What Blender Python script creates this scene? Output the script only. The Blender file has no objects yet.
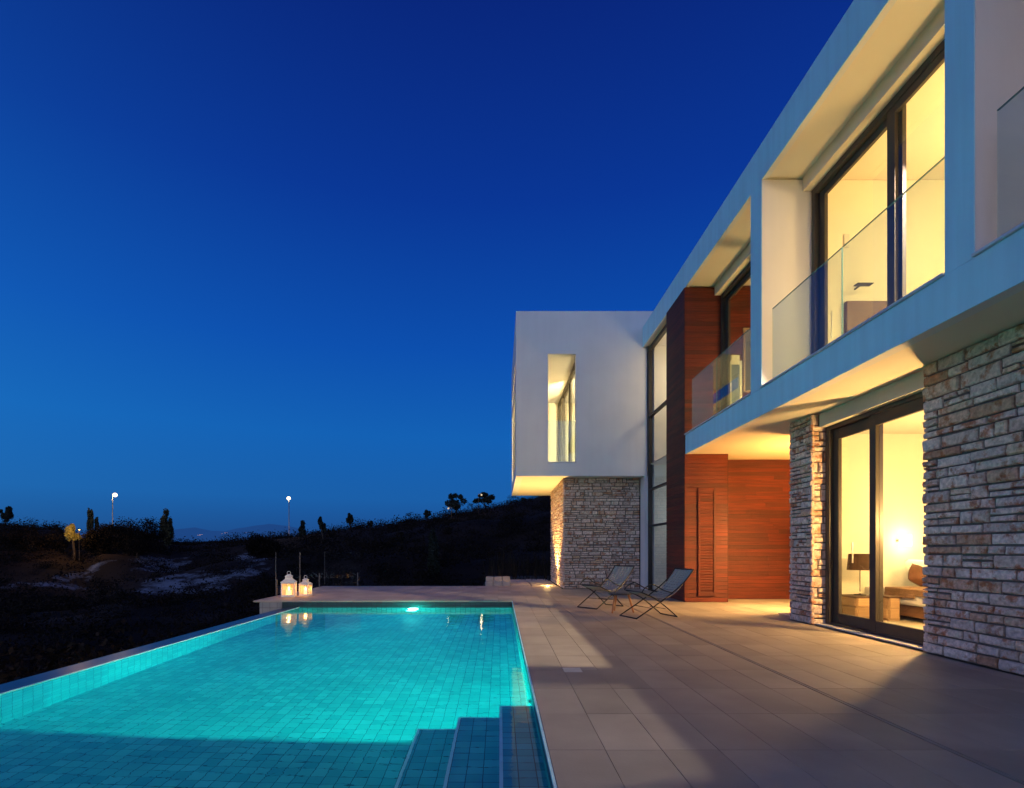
import bpy, math, random
from mathutils import Vector, Matrix, noise
R = math.radians
random.seed(7)
sc = bpy.context.scene
COL = sc.collection

# ------------------------------------------------------------------ materials
def mat(name, col=(.5, .5, .5), rough=.6, metal=0, spec=.5, var=0, nscale=8, bump=0, bscale=40, rnd=0,
        emit=None, estr=0, streak=0):
    m = bpy.data.materials.new(name); m.use_nodes = True
    nt = m.node_tree; b = nt.nodes['Principled BSDF']
    b.inputs['Roughness'].default_value = rough
    b.inputs['Metallic'].default_value = metal
    b.inputs['Specular IOR Level'].default_value = spec
    tc = nt.nodes.new('ShaderNodeTexCoord')
    n = nt.nodes.new('ShaderNodeTexNoise'); n.inputs['Scale'].default_value = nscale
    n.inputs['Detail'].default_value = 6
    nt.links.new(tc.outputs['Object'], n.inputs['Vector'])
    r = nt.nodes.new('ShaderNodeValToRGB')
    k = var
    r.color_ramp.elements[0].color = tuple(max(0, c*(1-k)) for c in col)+(1,)
    r.color_ramp.elements[1].color = tuple(c*(1+k) for c in col)+(1,)
    r.color_ramp.elements[0].position = .3; r.color_ramp.elements[1].position = .7
    nt.links.new(n.outputs['Fac'], r.inputs['Fac'])
    out = r.outputs['Color']
    if streak:
        mp2 = nt.nodes.new('ShaderNodeMapping'); mp2.inputs['Scale'].default_value = (5, 5, .35); nt.links.new(tc.outputs['Object'], mp2.inputs[0])
        n4 = nt.nodes.new('ShaderNodeTexNoise'); n4.inputs['Scale'].default_value = 1.5; n4.inputs['Detail'].default_value = 6; nt.links.new(mp2.outputs[0], n4.inputs['Vector'])
        m4 = nt.nodes.new('ShaderNodeMapRange'); m4.inputs['From Min'].default_value = .25; m4.inputs['From Max'].default_value = .6
        m4.inputs['To Min'].default_value = 1-streak; m4.inputs['To Max'].default_value = 1; nt.links.new(n4.outputs['Fac'], m4.inputs['Value'])
        s4 = nt.nodes.new('ShaderNodeVectorMath'); s4.operation = 'SCALE'; nt.links.new(out, s4.inputs[0]); nt.links.new(m4.outputs[0], s4.inputs['Scale']); out = s4.outputs[0]
    if rnd:
        a = nt.nodes.new('ShaderNodeAttribute'); a.attribute_name = 'rnd'
        mp = nt.nodes.new('ShaderNodeMapRange')
        mp.inputs['To Min'].default_value = 1-rnd; mp.inputs['To Max'].default_value = 1+rnd
        nt.links.new(a.outputs['Fac'], mp.inputs['Value'])
        mx = nt.nodes.new('ShaderNodeVectorMath'); mx.operation = 'SCALE'
        nt.links.new(out, mx.inputs[0]); nt.links.new(mp.outputs[0], mx.inputs['Scale'])
        out = mx.outputs[0]
    nt.links.new(out, b.inputs['Base Color'])
    if bump:
        n2 = nt.nodes.new('ShaderNodeTexNoise'); n2.inputs['Scale'].default_value = bscale
        n2.inputs['Detail'].default_value = 5
        nt.links.new(tc.outputs['Object'], n2.inputs['Vector'])
        bp = nt.nodes.new('ShaderNodeBump'); bp.inputs['Strength'].default_value = bump
        bp.inputs['Distance'].default_value = .01
        nt.links.new(n2.outputs['Fac'], bp.inputs['Height']); nt.links.new(bp.outputs[0], b.inputs['Normal'])
    if emit:
        b.inputs['Emission Color'].default_value = emit+(1,); b.inputs['Emission Strength'].default_value = estr
    return m

def glass_mat(name, tint=(.9, .95, .93), refl=1.0, base=.04):
    m = bpy.data.materials.new(name); m.use_nodes = True
    nt = m.node_tree; nt.nodes.remove(nt.nodes['Principled BSDF'])
    o = nt.nodes['Material Output']
    t = nt.nodes.new('ShaderNodeBsdfTransparent'); t.inputs[0].default_value = tint+(1,)
    g = nt.nodes.new('ShaderNodeBsdfGlossy'); g.inputs['Roughness'].default_value = .01
    g.inputs['Color'].default_value = (refl, refl, refl, 1)
    # Schlick reflectance, the same from both sides of the thin pane
    ge = nt.nodes.new('ShaderNodeNewGeometry'); dt = nt.nodes.new('ShaderNodeVectorMath'); dt.operation = 'DOT_PRODUCT'
    nt.links.new(ge.outputs['Incoming'], dt.inputs[0]); nt.links.new(ge.outputs['Normal'], dt.inputs[1])
    def mth(op, a, b=None):
        n = nt.nodes.new('ShaderNodeMath'); n.operation = op; n.use_clamp = op == 'ADD'
        for k, q in enumerate((a, b)):
            if q is None: continue
            if isinstance(q, (int, float)): n.inputs[k].default_value = q
            else: nt.links.new(q, n.inputs[k])
        return n.outputs[0]
    sch = mth('ADD', mth('MULTIPLY', mth('POWER', mth('SUBTRACT', 1., mth('ABSOLUTE', dt.outputs['Value'])), 5.), .96), base)
    mx = nt.nodes.new('ShaderNodeMixShader')
    nt.links.new(sch, mx.inputs[0]); nt.links.new(t.outputs[0], mx.inputs[1]); nt.links.new(g.outputs[0], mx.inputs[2])
    nt.links.new(mx.outputs[0], o.inputs['Surface'])
    return m

def water_mat():
    m = bpy.data.materials.new('water'); m.use_nodes = True
    nt = m.node_tree; nt.nodes.remove(nt.nodes['Principled BSDF'])
    o = nt.nodes['Material Output']
    g = nt.nodes.new('ShaderNodeBsdfGlass'); g.inputs['IOR'].default_value = 1.33
    g.inputs['Roughness'].default_value = 0.012; g.inputs['Color'].default_value = (.93, .99, 1, 1)
    tc = nt.nodes.new('ShaderNodeTexCoord'); mp = nt.nodes.new('ShaderNodeMapping')
    mp.inputs['Scale'].default_value = (1.0, 2.2, 1)
    n = nt.nodes.new('ShaderNodeTexNoise'); n.inputs['Scale'].default_value = 2.6; n.inputs['Detail'].default_value = 3
    n.inputs['Distortion'].default_value = .5
    bp = nt.nodes.new('ShaderNodeBump'); bp.inputs['Strength'].default_value = .22; bp.inputs['Distance'].default_value = .012
    nt.links.new(tc.outputs['Object'], mp.inputs[0]); nt.links.new(mp.outputs[0], n.inputs['Vector'])
    nt.links.new(n.outputs['Fac'], bp.inputs['Height']); nt.links.new(bp.outputs[0], g.inputs['Normal'])
    nt.links.new(g.outputs[0], o.inputs['Surface'])
    return m

def tile_mat(name, c1, c2, grout, size=.11, rough=.35):
    """mosaic on UVs in metres"""
    m = bpy.data.materials.new(name); m.use_nodes = True
    nt = m.node_tree; b = nt.nodes['Principled BSDF']
    uv = nt.nodes.new('ShaderNodeUVMap'); uv.uv_map = 'UVMap'
    br = nt.nodes.new('ShaderNodeTexBrick')
    br.offset = 0; br.squash = 1
    br.inputs['Scale'].default_value = 1
    br.inputs['Brick Width'].default_value = size; br.inputs['Row Height'].default_value = size
    br.inputs['Mortar Size'].default_value = .0035; br.inputs['Mortar Smooth'].default_value = .1
    br.inputs['Color1'].default_value = c1+(1,); br.inputs['Color2'].default_value = c2+(1,)
    br.inputs['Mortar'].default_value = grout+(1,)
    nt.links.new(uv.outputs[0], br.inputs['Vector'])
    n = nt.nodes.new('ShaderNodeTexNoise'); n.inputs['Scale'].default_value = 1.3; n.inputs['Detail'].default_value = 4
    nt.links.new(uv.outputs[0], n.inputs['Vector'])
    mr = nt.nodes.new('ShaderNodeMapRange'); mr.inputs['From Min'].default_value = .3; mr.inputs['From Max'].default_value = .7
    mr.inputs['To Min'].default_value = .78; mr.inputs['To Max'].default_value = 1.15
    nt.links.new(n.outputs['Fac'], mr.inputs['Value'])
    sv = nt.nodes.new('ShaderNodeVectorMath'); sv.operation = 'SCALE'
    nt.links.new(br.outputs['Color'], sv.inputs[0]); nt.links.new(mr.outputs[0], sv.inputs['Scale'])
    nt.links.new(sv.outputs[0], b.inputs['Base Color'])
    bp = nt.nodes.new('ShaderNodeBump'); bp.invert = True; bp.inputs['Strength'].default_value = .3; bp.inputs['Distance'].default_value = .004
    nt.links.new(br.outputs['Fac'], bp.inputs['Height']); nt.links.new(bp.outputs[0], b.inputs['Normal'])
    b.inputs['Roughness'].default_value = rough
    return m

def stone_mat(name, base=(.40, .36, .31), rust=.8):
    m = bpy.data.materials.new(name); m.use_nodes = True
    nt = m.node_tree; b = nt.nodes['Principled BSDF']; b.inputs['Roughness'].default_value = .9
    b.inputs['Specular IOR Level'].default_value = .2
    L = nt.links
    a = nt.nodes.new('ShaderNodeAttribute'); a.attribute_name = 'rnd'
    tc = nt.nodes.new('ShaderNodeTexCoord')
    # per-stone tone
    r = nt.nodes.new('ShaderNodeValToRGB'); cr = r.color_ramp
    cr.elements[0].position = 0; cr.elements[0].color = (.60, .47, .39, 1)
    cr.elements[1].position = 1; cr.elements[1].color = (.46, .25, .15, 1)
    for p, c in ((.25, (.72, .58, .48)), (.5, (.82, .66, .53)), (.70, (.62, .47, .37)), (.84, (.74, .54, .38)), (.93, (.62, .40, .27))):
        e = cr.elements.new(p); e.color = c+(1,)
    L.new(a.outputs['Fac'], r.inputs['Fac'])
    # rusty stains
    n = nt.nodes.new('ShaderNodeTexNoise'); n.inputs['Scale'].default_value = 7; n.inputs['Detail'].default_value = 7
    n.inputs['Roughness'].default_value = .65
    av = nt.nodes.new('ShaderNodeVectorMath'); av.operation = 'ADD'
    sc_ = nt.nodes.new('ShaderNodeVectorMath'); sc_.operation = 'SCALE'; sc_.inputs[0].default_value = (31, 17, 23)
    L.new(a.outputs['Fac'], sc_.inputs['Scale']); L.new(tc.outputs['Object'], av.inputs[0]); L.new(sc_.outputs[0], av.inputs[1])
    L.new(av.outputs[0], n.inputs['Vector'])
    rr = nt.nodes.new('ShaderNodeValToRGB'); rr.color_ramp.elements[0].position = .52; rr.color_ramp.elements[1].position = .63
    rr.color_ramp.elements[1].color = (rust, rust, rust, 1)
    L.new(n.outputs['Fac'], rr.inputs['Fac'])
    mx = nt.nodes.new('ShaderNodeMix'); mx.data_type = 'RGBA'
    mx.inputs['B'].default_value = (.42, .13, .04, 1)
    L.new(rr.outputs['Color'], mx.inputs['Factor']); L.new(r.outputs['Color'], mx.inputs['A'])
    # fine mottling
    n3 = nt.nodes.new('ShaderNodeTexNoise'); n3.inputs['Scale'].default_value = 24; n3.inputs['Detail'].default_value = 5
    L.new(av.outputs[0], n3.inputs['Vector'])
    mr = nt.nodes.new('ShaderNodeMapRange'); mr.inputs['From Min'].default_value = .3; mr.inputs['From Max'].default_value = .7
    mr.inputs['To Min'].default_value = .66; mr.inputs['To Max'].default_value = 1.22
    L.new(n3.outputs['Fac'], mr.inputs['Value'])
    sv = nt.nodes.new('ShaderNodeVectorMath'); sv.operation = 'SCALE'
    L.new(mx.outputs['Result'], sv.inputs[0]); L.new(mr.outputs[0], sv.inputs['Scale'])
    L.new(sv.outputs[0], b.inputs['Base Color'])
    bp = nt.nodes.new('ShaderNodeBump'); bp.inputs['Strength'].default_value = .9; bp.inputs['Distance'].default_value = .012
    L.new(n3.outputs['Fac'], bp.inputs['Height']); L.new(bp.outputs[0], b.inputs['Normal'])
    return m

def wood_mat(name, c1, c2, rough=.35, axis='x', rnd=.35):
    m = bpy.data.materials.new(name); m.use_nodes = True
    nt = m.node_tree; b = nt.nodes['Principled BSDF']; L = nt.links
    b.inputs['Roughness'].default_value = rough
    tc = nt.nodes.new('ShaderNodeTexCoord'); a = nt.nodes.new('ShaderNodeAttribute'); a.attribute_name = 'rnd'
    s = nt.nodes.new('ShaderNodeVectorMath'); s.operation = 'SCALE'; s.inputs[0].default_value = (13, 29, 7)
    av = nt.nodes.new('ShaderNodeVectorMath'); av.operation = 'ADD'
    L.new(a.outputs['Fac'], s.inputs['Scale']); L.new(tc.outputs['Object'], av.inputs[0]); L.new(s.outputs[0], av.inputs[1])
    mp = nt.nodes.new('ShaderNodeMapping')
    mp.inputs['Scale'].default_value = (1.2, 1.2, 30) if axis == 'x' else (30, 30, 1.2)
    L.new(av.outputs[0], mp.inputs[0])
    n = nt.nodes.new('ShaderNodeTexNoise'); n.inputs['Scale'].default_value = 1.6; n.inputs['Detail'].default_value = 8
    n.inputs['Distortion'].default_value = .4
    L.new(mp.outputs[0], n.inputs['Vector'])
    r = nt.nodes.new('ShaderNodeValToRGB'); r.color_ramp.elements[0].position = .3; r.color_ramp.elements[1].position = .7
    r.color_ramp.elements[0].color = c1+(1,); r.color_ramp.elements[1].color = c2+(1,)
    L.new(n.outputs['Fac'], r.inputs['Fac'])
    mr = nt.nodes.new('ShaderNodeMapRange'); mr.inputs['To Min'].default_value = 1-rnd; mr.inputs['To Max'].default_value = 1+rnd
    L.new(a.outputs['Fac'], mr.inputs['Value'])
    sv = nt.nodes.new('ShaderNodeVectorMath'); sv.operation = 'SCALE'
    L.new(r.outputs['Color'], sv.inputs[0]); L.new(mr.outputs[0], sv.inputs['Scale']); L.new(sv.outputs[0], b.inputs['Base Color'])
    bp = nt.nodes.new('ShaderNodeBump'); bp.inputs['Strength'].default_value = .15; bp.inputs['Distance'].default_value = .003
    L.new(n.outputs['Fac'], bp.inputs['Height']); L.new(bp.outputs[0], b.inputs['Normal'])
    return m

def emit_mat(name, col, s):
    m = bpy.data.materials.new(name); m.use_nodes = True
    nt = m.node_tree; nt.nodes.remove(nt.nodes['Principled BSDF'])
    e = nt.nodes.new('ShaderNodeEmission'); e.inputs[0].default_value = col+(1,); e.inputs[1].default_value = s
    nt.links.new(e.outputs[0], nt.nodes['Material Output'].inputs['Surface'])
    return m

M = dict(
    fascia=mat('sky_tinted_fascia', (.47, .80, .90), .8, var=.05, nscale=.9, streak=.10, bump=.2, bscale=120, spec=.25),  # blue of the sky light is tinted into the fascia colour
    white=mat('white_render', (.72, .72, .72), .85, var=.045, nscale=1.1, streak=.03, bump=.2, bscale=120, spec=.25),
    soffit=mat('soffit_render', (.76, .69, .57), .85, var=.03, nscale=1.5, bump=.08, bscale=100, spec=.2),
    cream=mat('interior_paint', (.78, .74, .62), .8, var=.03, nscale=2, spec=.2),
    plinth=mat('plinth_concrete', (.30, .29, .27), .85, var=.15, nscale=4, bump=.3),
    deck=mat('deck_tile', (.35, .292, .24), .62, var=.14, nscale=1.7, bump=.12, bscale=60, rnd=.11, spec=.35),
    joint=mat('deck_joint', (.23, .20, .17), .9),
    stone=stone_mat('rubble_stone'),
    mortar=mat('stone_mortar', (.15, .13, .11), .95, var=.2, nscale=20, bump=.5),
    wood=wood_mat('cedar_cladding', (.060, .0048, .001), (.14, .017, .003), .7),
    woodgap=mat('cladding_gap', (.012, .006, .004), .9),
    frame=mat('dark_aluminium', (.042, .037, .034), .5, spec=.25, var=.1, nscale=3),
    cap=mat('cap_metal', (.58, .60, .62), .45, metal=.2, var=.08, nscale=5),
    glass=glass_mat('window_glass', (.96, .97, .95)),
    bglass=glass_mat('balustrade_glass', (.84, .91, .89), base=.045),
    gedge=mat('polished_glass_edge', (.10, .22, .20), .15, spec=.8),
    fglass=glass_mat('fence_glass', (.80, .86, .86)),
    steel=mat('brushed_steel', (.55, .55, .55), .3, metal=1, var=.1, nscale=20),
    water=water_mat(),
    ptile=tile_mat('pool_mosaic', (.03, .33, .36), (.09, .50, .53), (.010, .08, .09), .11),
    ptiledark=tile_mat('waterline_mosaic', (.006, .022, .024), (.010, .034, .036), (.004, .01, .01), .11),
    nosing=mat('step_nosing', (.6, .85, .86), .5, var=.1),
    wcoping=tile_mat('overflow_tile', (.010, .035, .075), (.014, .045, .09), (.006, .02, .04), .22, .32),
    chairmetal=mat('black_tube', (.02, .02, .022), .4, metal=.4, var=.1),
    sling=mat('grey_sling', (.36, .35, .30), .85, var=.08, nscale=30, bump=.4, bscale=400),
    teak=wood_mat('teak', (.30, .12, .045), (.45, .2, .08), .5, axis='z'),
    darktop=mat('dark_tabletop', (.03, .03, .035), .4, var=.1),
    lanternw=mat('white_lantern_metal', (.62, .60, .57), .5, var=.06, nscale=20),
    candle=emit_mat('candle_glow', (1, .42, .10), 34),
    wax=mat('candle_wax', (.8, .7, .5), .5, emit=(1, .5, .15), estr=3.5),
    lglass=None,
    shade=mat('brown_shade', (.045, .022, .014), .9, var=.2, bump=.2, bscale=200),
    cabinet=wood_mat('oak_cabinet', (.34, .22, .12), (.45, .30, .17), .5),
    darkwood=wood_mat('dark_wood', (.09, .045, .025), (.15, .075, .04), .5),
    teakdark=wood_mat('headboard_wood', (.05, .018, .01), (.09, .035, .018), .5),
    throw=mat('brown_throw', (.24, .14, .075), .95, var=.2, nscale=12, bump=.5, bscale=60),
    linen=mat('white_linen', (.75, .73, .68), .9, var=.04, bump=.3, bscale=20),
    cushion=mat('brown_cushion', (.13, .055, .03), .9, var=.3, nscale=6),
    warmlamp=emit_mat('warm_lamp_glow', (1, .74, .36), 14),
    poollamp=emit_mat('pool_lamp_glow', (.35, 1, .93), 60),
    street=emit_mat('street_lamp_glow', (1, .80, .52), 3),
    sodium=emit_mat('sodium_glow', (1, .55, .12), 5),
    fencepost=mat('dark_steel_post', (.10, .10, .10), .5, metal=.3),
    pole=mat('galvanised_pole', (.30, .28, .25), .6, var=.1),
    bark=mat('bark', (.05, .035, .025), .95, var=.3, bump=.5),
    leaf=mat('dark_foliage', (.012, .018, .009), .9, var=.4, nscale=3, rnd=.5),
    litleaf=mat('lamplit_foliage', (.30, .26, .08), .9, var=.3, nscale=3, rnd=.3),  # brighter leaf copy, lamplight on the crown put into its colour
    leafy=mat('olive_foliage', (.05, .05, .02), .9, var=.3, nscale=3, rnd=.4),
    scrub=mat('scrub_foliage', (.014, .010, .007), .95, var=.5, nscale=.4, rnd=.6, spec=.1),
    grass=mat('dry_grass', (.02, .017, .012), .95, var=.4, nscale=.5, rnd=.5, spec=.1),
    paving=mat('path_stone', (.40, .37, .33), .85, var=.12, nscale=5, bump=.4, rnd=.1),
    lid=mat('skimmer_lid', (.62, .60, .55), .5, var=.05),
    blackbox=mat('black_fitting', (.015, .015, .017), .5, var=.1),
    mirror=mat('mirror', (.6, .65, .7), .05, metal=1),
    bluedoor=mat('blue_grey_door', (.10, .16, .28), .5, var=.05),
    curtain=mat('curtain', (.72, .66, .52), .9, var=.05, nscale=4),
    floorin=mat('interior_floor', (.55, .50, .42), .5, var=.05),
)

def frosted(name, col, tr=.5, clear=.3):
    m = bpy.data.materials.new(name); m.use_nodes = True; nt = m.node_tree; nt.nodes.remove(nt.nodes['Principled BSDF'])
    d = nt.nodes.new('ShaderNodeBsdfDiffuse'); d.inputs[0].default_value = col+(1,)
    t = nt.nodes.new('ShaderNodeBsdfTranslucent'); t.inputs[0].default_value = col+(1,)
    c = nt.nodes.new('ShaderNodeBsdfTransparent')
    a = nt.nodes.new('ShaderNodeMixShader'); a.inputs[0].default_value = tr
    b = nt.nodes.new('ShaderNodeMixShader'); b.inputs[0].default_value = clear
    nt.links.new(d.outputs[0], a.inputs[1]); nt.links.new(t.outputs[0], a.inputs[2]); nt.links.new(a.outputs[0], b.inputs[1]); nt.links.new(c.outputs[0], b.inputs[2])
    nt.links.new(b.outputs[0], nt.nodes['Material Output'].inputs['Surface']); return m
M['lglass'] = frosted('frosted_lantern_glass', (.9, .80, .62), .8, .6)
M['sheer'] = frosted('sheer_curtain', (.9, .86, .76), .6, .08)
# ------------------------------------------------------------------ mesh builder
class MB:
    def __init__(s): s.v = []; s.f = []; s.r = []; s.uv = []; s.sm = []
    def face(s, pts, r=None, uv=None, sm=False):
        i = len(s.v); s.v += [tuple(p) for p in pts]; s.f.append(tuple(range(i, i+len(pts))))
        s.r.append(random.random() if r is None else r); s.uv.append(uv); s.sm.append(sm)
    def add(s, vs, fs, r=None, sm=False):
        i = len(s.v); s.v += [tuple(p) for p in vs]; r = random.random() if r is None else r
        for f in fs: s.f.append(tuple(i+k for k in f)); s.r.append(r); s.uv.append(None); s.sm.append(sm)
    def box(s, x0, x1, y0, y1, z0, z1, r=None):
        v = [(x0,y0,z0),(x1,y0,z0),(x1,y1,z0),(x0,y1,z0),(x0,y0,z1),(x1,y0,z1),(x1,y1,z1),(x0,y1,z1)]
        s.add(v, [(3,2,1,0),(4,5,6,7),(0,1,5,4),(1,2,6,5),(2,3,7,6),(3,0,4,7)], r)
        return s
    def obox(s, c, ax, ay, az, r=None):   # oriented box from centre and half vectors
        c, ax, ay, az = map(Vector, (c, ax, ay, az))
        v = [c-ax-ay-az, c+ax-ay-az, c+ax+ay-az, c-ax+ay-az, c-ax-ay+az, c+ax-ay+az, c+ax+ay+az, c-ax+ay+az]
        s.add(v, [(3,2,1,0),(4,5,6,7),(0,1,5,4),(1,2,6,5),(2,3,7,6),(3,0,4,7)], r)
        return s
    def tube(s, pts, rad, n=8, r=None, closed=False):
        pts = [Vector(p) for p in pts]; rs = rad if isinstance(rad, (list, tuple)) else [rad]*len(pts)
        vs = []; fs = []; N = len(pts); up = Vector((0.13, 0.27, 1)).normalized()
        for i, p in enumerate(pts):
            a = pts[(i-1) % N] if (closed or i > 0) else p
            b = pts[(i+1) % N] if (closed or i < N-1) else p
            d = (b-a).normalized(); u = d.cross(up)
            if u.length < 1e-3: u = d.cross(Vector((1, 0, 0)))
            u.normalize(); w = u.cross(d).normalized()
            for k in range(n):
                t = 2*math.pi*k/n; vs.append(p+(u*math.cos(t)+w*math.sin(t))*rs[i])
        for i in range(N if closed else N-1):
            j = (i+1) % N
            for k in range(n): fs.append((i*n+k, i*n+(k+1) % n, j*n+(k+1) % n, j*n+k))
        if not closed: fs.append(tuple(range(n))); fs.append(tuple((N-1)*n+k for k in reversed(range(n))))
        s.add(vs, fs, r, True); return s
    def lathe(s, c, prof, n=24, r=None):  # prof (radius, z)
        vs = []; fs = []
        for (ra, z) in prof:
            for k in range(n):
                t = 2*math.pi*k/n; vs.append((c[0]+ra*math.cos(t), c[1]+ra*math.sin(t), c[2]+z))
        for i in range(len(prof)-1):
            for k in range(n): fs.append((i*n+k, i*n+(k+1) % n, (i+1)*n+(k+1) % n, (i+1)*n+k))
        fs.append(tuple(reversed(range(n)))); fs.append(tuple((len(prof)-1)*n+k for k in range(n)))
        s.add(vs, fs, r, True); return s
    def build(s, name, m, parent=None, bevel=0, kind=None, label=None):
        me = bpy.data.meshes.new(name); me.from_pydata(s.v, [], s.f); me.update()
        a = me.attributes.new('rnd', 'FLOAT', 'FACE'); a.data.foreach_set('value', s.r)
        me.polygons.foreach_set('use_smooth', s.sm)
        if any(u is not None for u in s.uv):
            ul = me.uv_layers.new(name='UVMap')
            for p, u in zip(me.polygons, s.uv):
                if u:
                    for li, q in zip(p.loop_indices, u): ul.data[li].uv = q
        me.materials.append(m)
        o = bpy.data.objects.new(name, me); COL.objects.link(o)
        if parent is not None: o.parent = parent; o.matrix_parent_inverse = Matrix.Translation(parent.location).inverted() if parent.type == 'EMPTY' and not parent.get('local') else Matrix()
        if bevel:
            b = o.modifiers.new('bevel', 'BEVEL'); b.width = bevel; b.segments = 2; b.limit_method = 'ANGLE'
        if kind: o['kind'] = kind
        if label: o['label'] = label
        return o
def tag(o, label, cat, group=None, kind=None):
    o['label'] = label; o['category'] = cat
    if group: o['group'] = group
    if kind: o['kind'] = kind
    return o
def thing(name, loc, label, cat, group=None, local=False, rz=0):
    o = bpy.data.objects.new(name, None); COL.objects.link(o); o.location = loc; o.rotation_euler = (0, 0, rz)
    o.empty_display_size = .3
    if local: o['local'] = 1
    return tag(o, label, cat, group)
def lamp(name, typ, loc, energy, col, size=.1, parent=None, target=None, spot=60, blend=.3, sy=None):
    d = bpy.data.lights.new(name, typ); d.energy = energy; d.color = col
    if typ == 'AREA':
        d.size = size
        if sy: d.shape = 'RECTANGLE'; d.size_y = sy
    else: d.shadow_soft_size = size
    if typ == 'SPOT': d.spot_size = R(spot); d.spot_blend = blend
    o = bpy.data.objects.new(name, d); COL.objects.link(o); o.location = loc
    if target is not None: o.rotation_euler = (Vector(target)-Vector(loc)).to_track_quat('-Z', 'Y').to_euler()
    return o

# ------------------------------------------------------------------ camera
EYE = 1.15; F = 540.
cam = bpy.data.cameras.new('camera'); co = bpy.data.objects.new('camera', cam); COL.objects.link(co)
co.location = (0, 0, EYE); co.rotation_euler = (R(90), 0, 0)
cam.sensor_width = 36; cam.lens = F/1024*36; cam.shift_x = 12/1024; cam.shift_y = 155/1024
cam.clip_end = 20000; cam.clip_start = .05
sc.camera = co

# ------------------------------------------------------------------ ground: terrain
RIDGE = [(-900,520),(-400,524),(-200,525),(0,528),(60,531),(70,542),(84,543),(100,531),(130,530),(160,540),(178,546),(230,542),(262,539),(290,538),
         (330,533),(370,529),(430,519),(500,508),(560,497),(640,488),(800,476),(1100,465),(1800,455)]
def ridge_h(u):
    px = 500+u*540
    if px <= RIDGE[0][0]: y = RIDGE[0][1]
    elif px >= RIDGE[-1][0]: y = RIDGE[-1][1]
    else:
        for (a, ya), (b, yb) in zip(RIDGE, RIDGE[1:]):
            if a <= px <= b: y = ya+(yb-ya)*(px-a)/(b-a); break
    return (549-y)/540*90+EYE
def sstep(a, b, t):
    t = max(0, min(1, (t-a)/(b-a))); return t*t*(3-2*t)
def terrain_h(x, y):
    yy = max(y, 22); u = x/yy
    t = sstep(18, 90, y)
    low = -3.3 - 1.2*sstep(-8, -40, x) - .5*sstep(17, 30, y)
    rh = ridge_h(u)
    k = t**1.15
    if y > 90: k = 1-.9*sstep(95, 175, y)
    h = low*(1-k)+rh*k
    nz = noise.fractal(Vector((x*.06, y*.06, 0)), 1, 2, 4)
    h += nz*(1.3 if y > 15 else .5)*(1-.8*max(0, 1-abs(y-90)/18))*sstep(14, 30, math.hypot(x, y))
    h += noise.noise(Vector((x*.5, y*.5, 3)))*.12
    if x > -2 and 17 < y < 34: h = h*(1-sstep(34, 18, y)*sstep(-2, 0, x)) + (-.25)*sstep(34, 18, y)*sstep(-2, 0, x)
    if -6.5 < x < 13 and -6 < y < 17: h = min(h, -2.9)
    return h
def px_ground(px, py):
    d = Vector(((px-500)/F, 1, (549-py)/F)); t = 14.
    while t < 180:
        p = d*t
        if terrain_h(p.x, p.y) >= p.z+EYE: return (p.x, p.y)
        t += .4
    return None
ROCK = []
for (a, b, r) in [(66,588,2.2),(75,580,2.6),(85,577,3),(72,592,1.8),(40,583,2),(160,572,4),(172,580,4.4),(180,586,3.5),(168,592,2.6),(190,582,3.6),(200,588,2.6),(160,562,5),
                  (212,590,2.2),(222,581,2.6),(232,578,2.8),(240,572,2.8),(250,569,3),(240,560,4.2),(205,577,3.),(256,561,3.5),(150,588,2.2),(10,588,1.6)]:
    g = px_ground(a, b)
    if g: ROCK.append((g[0], g[1], r))
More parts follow.
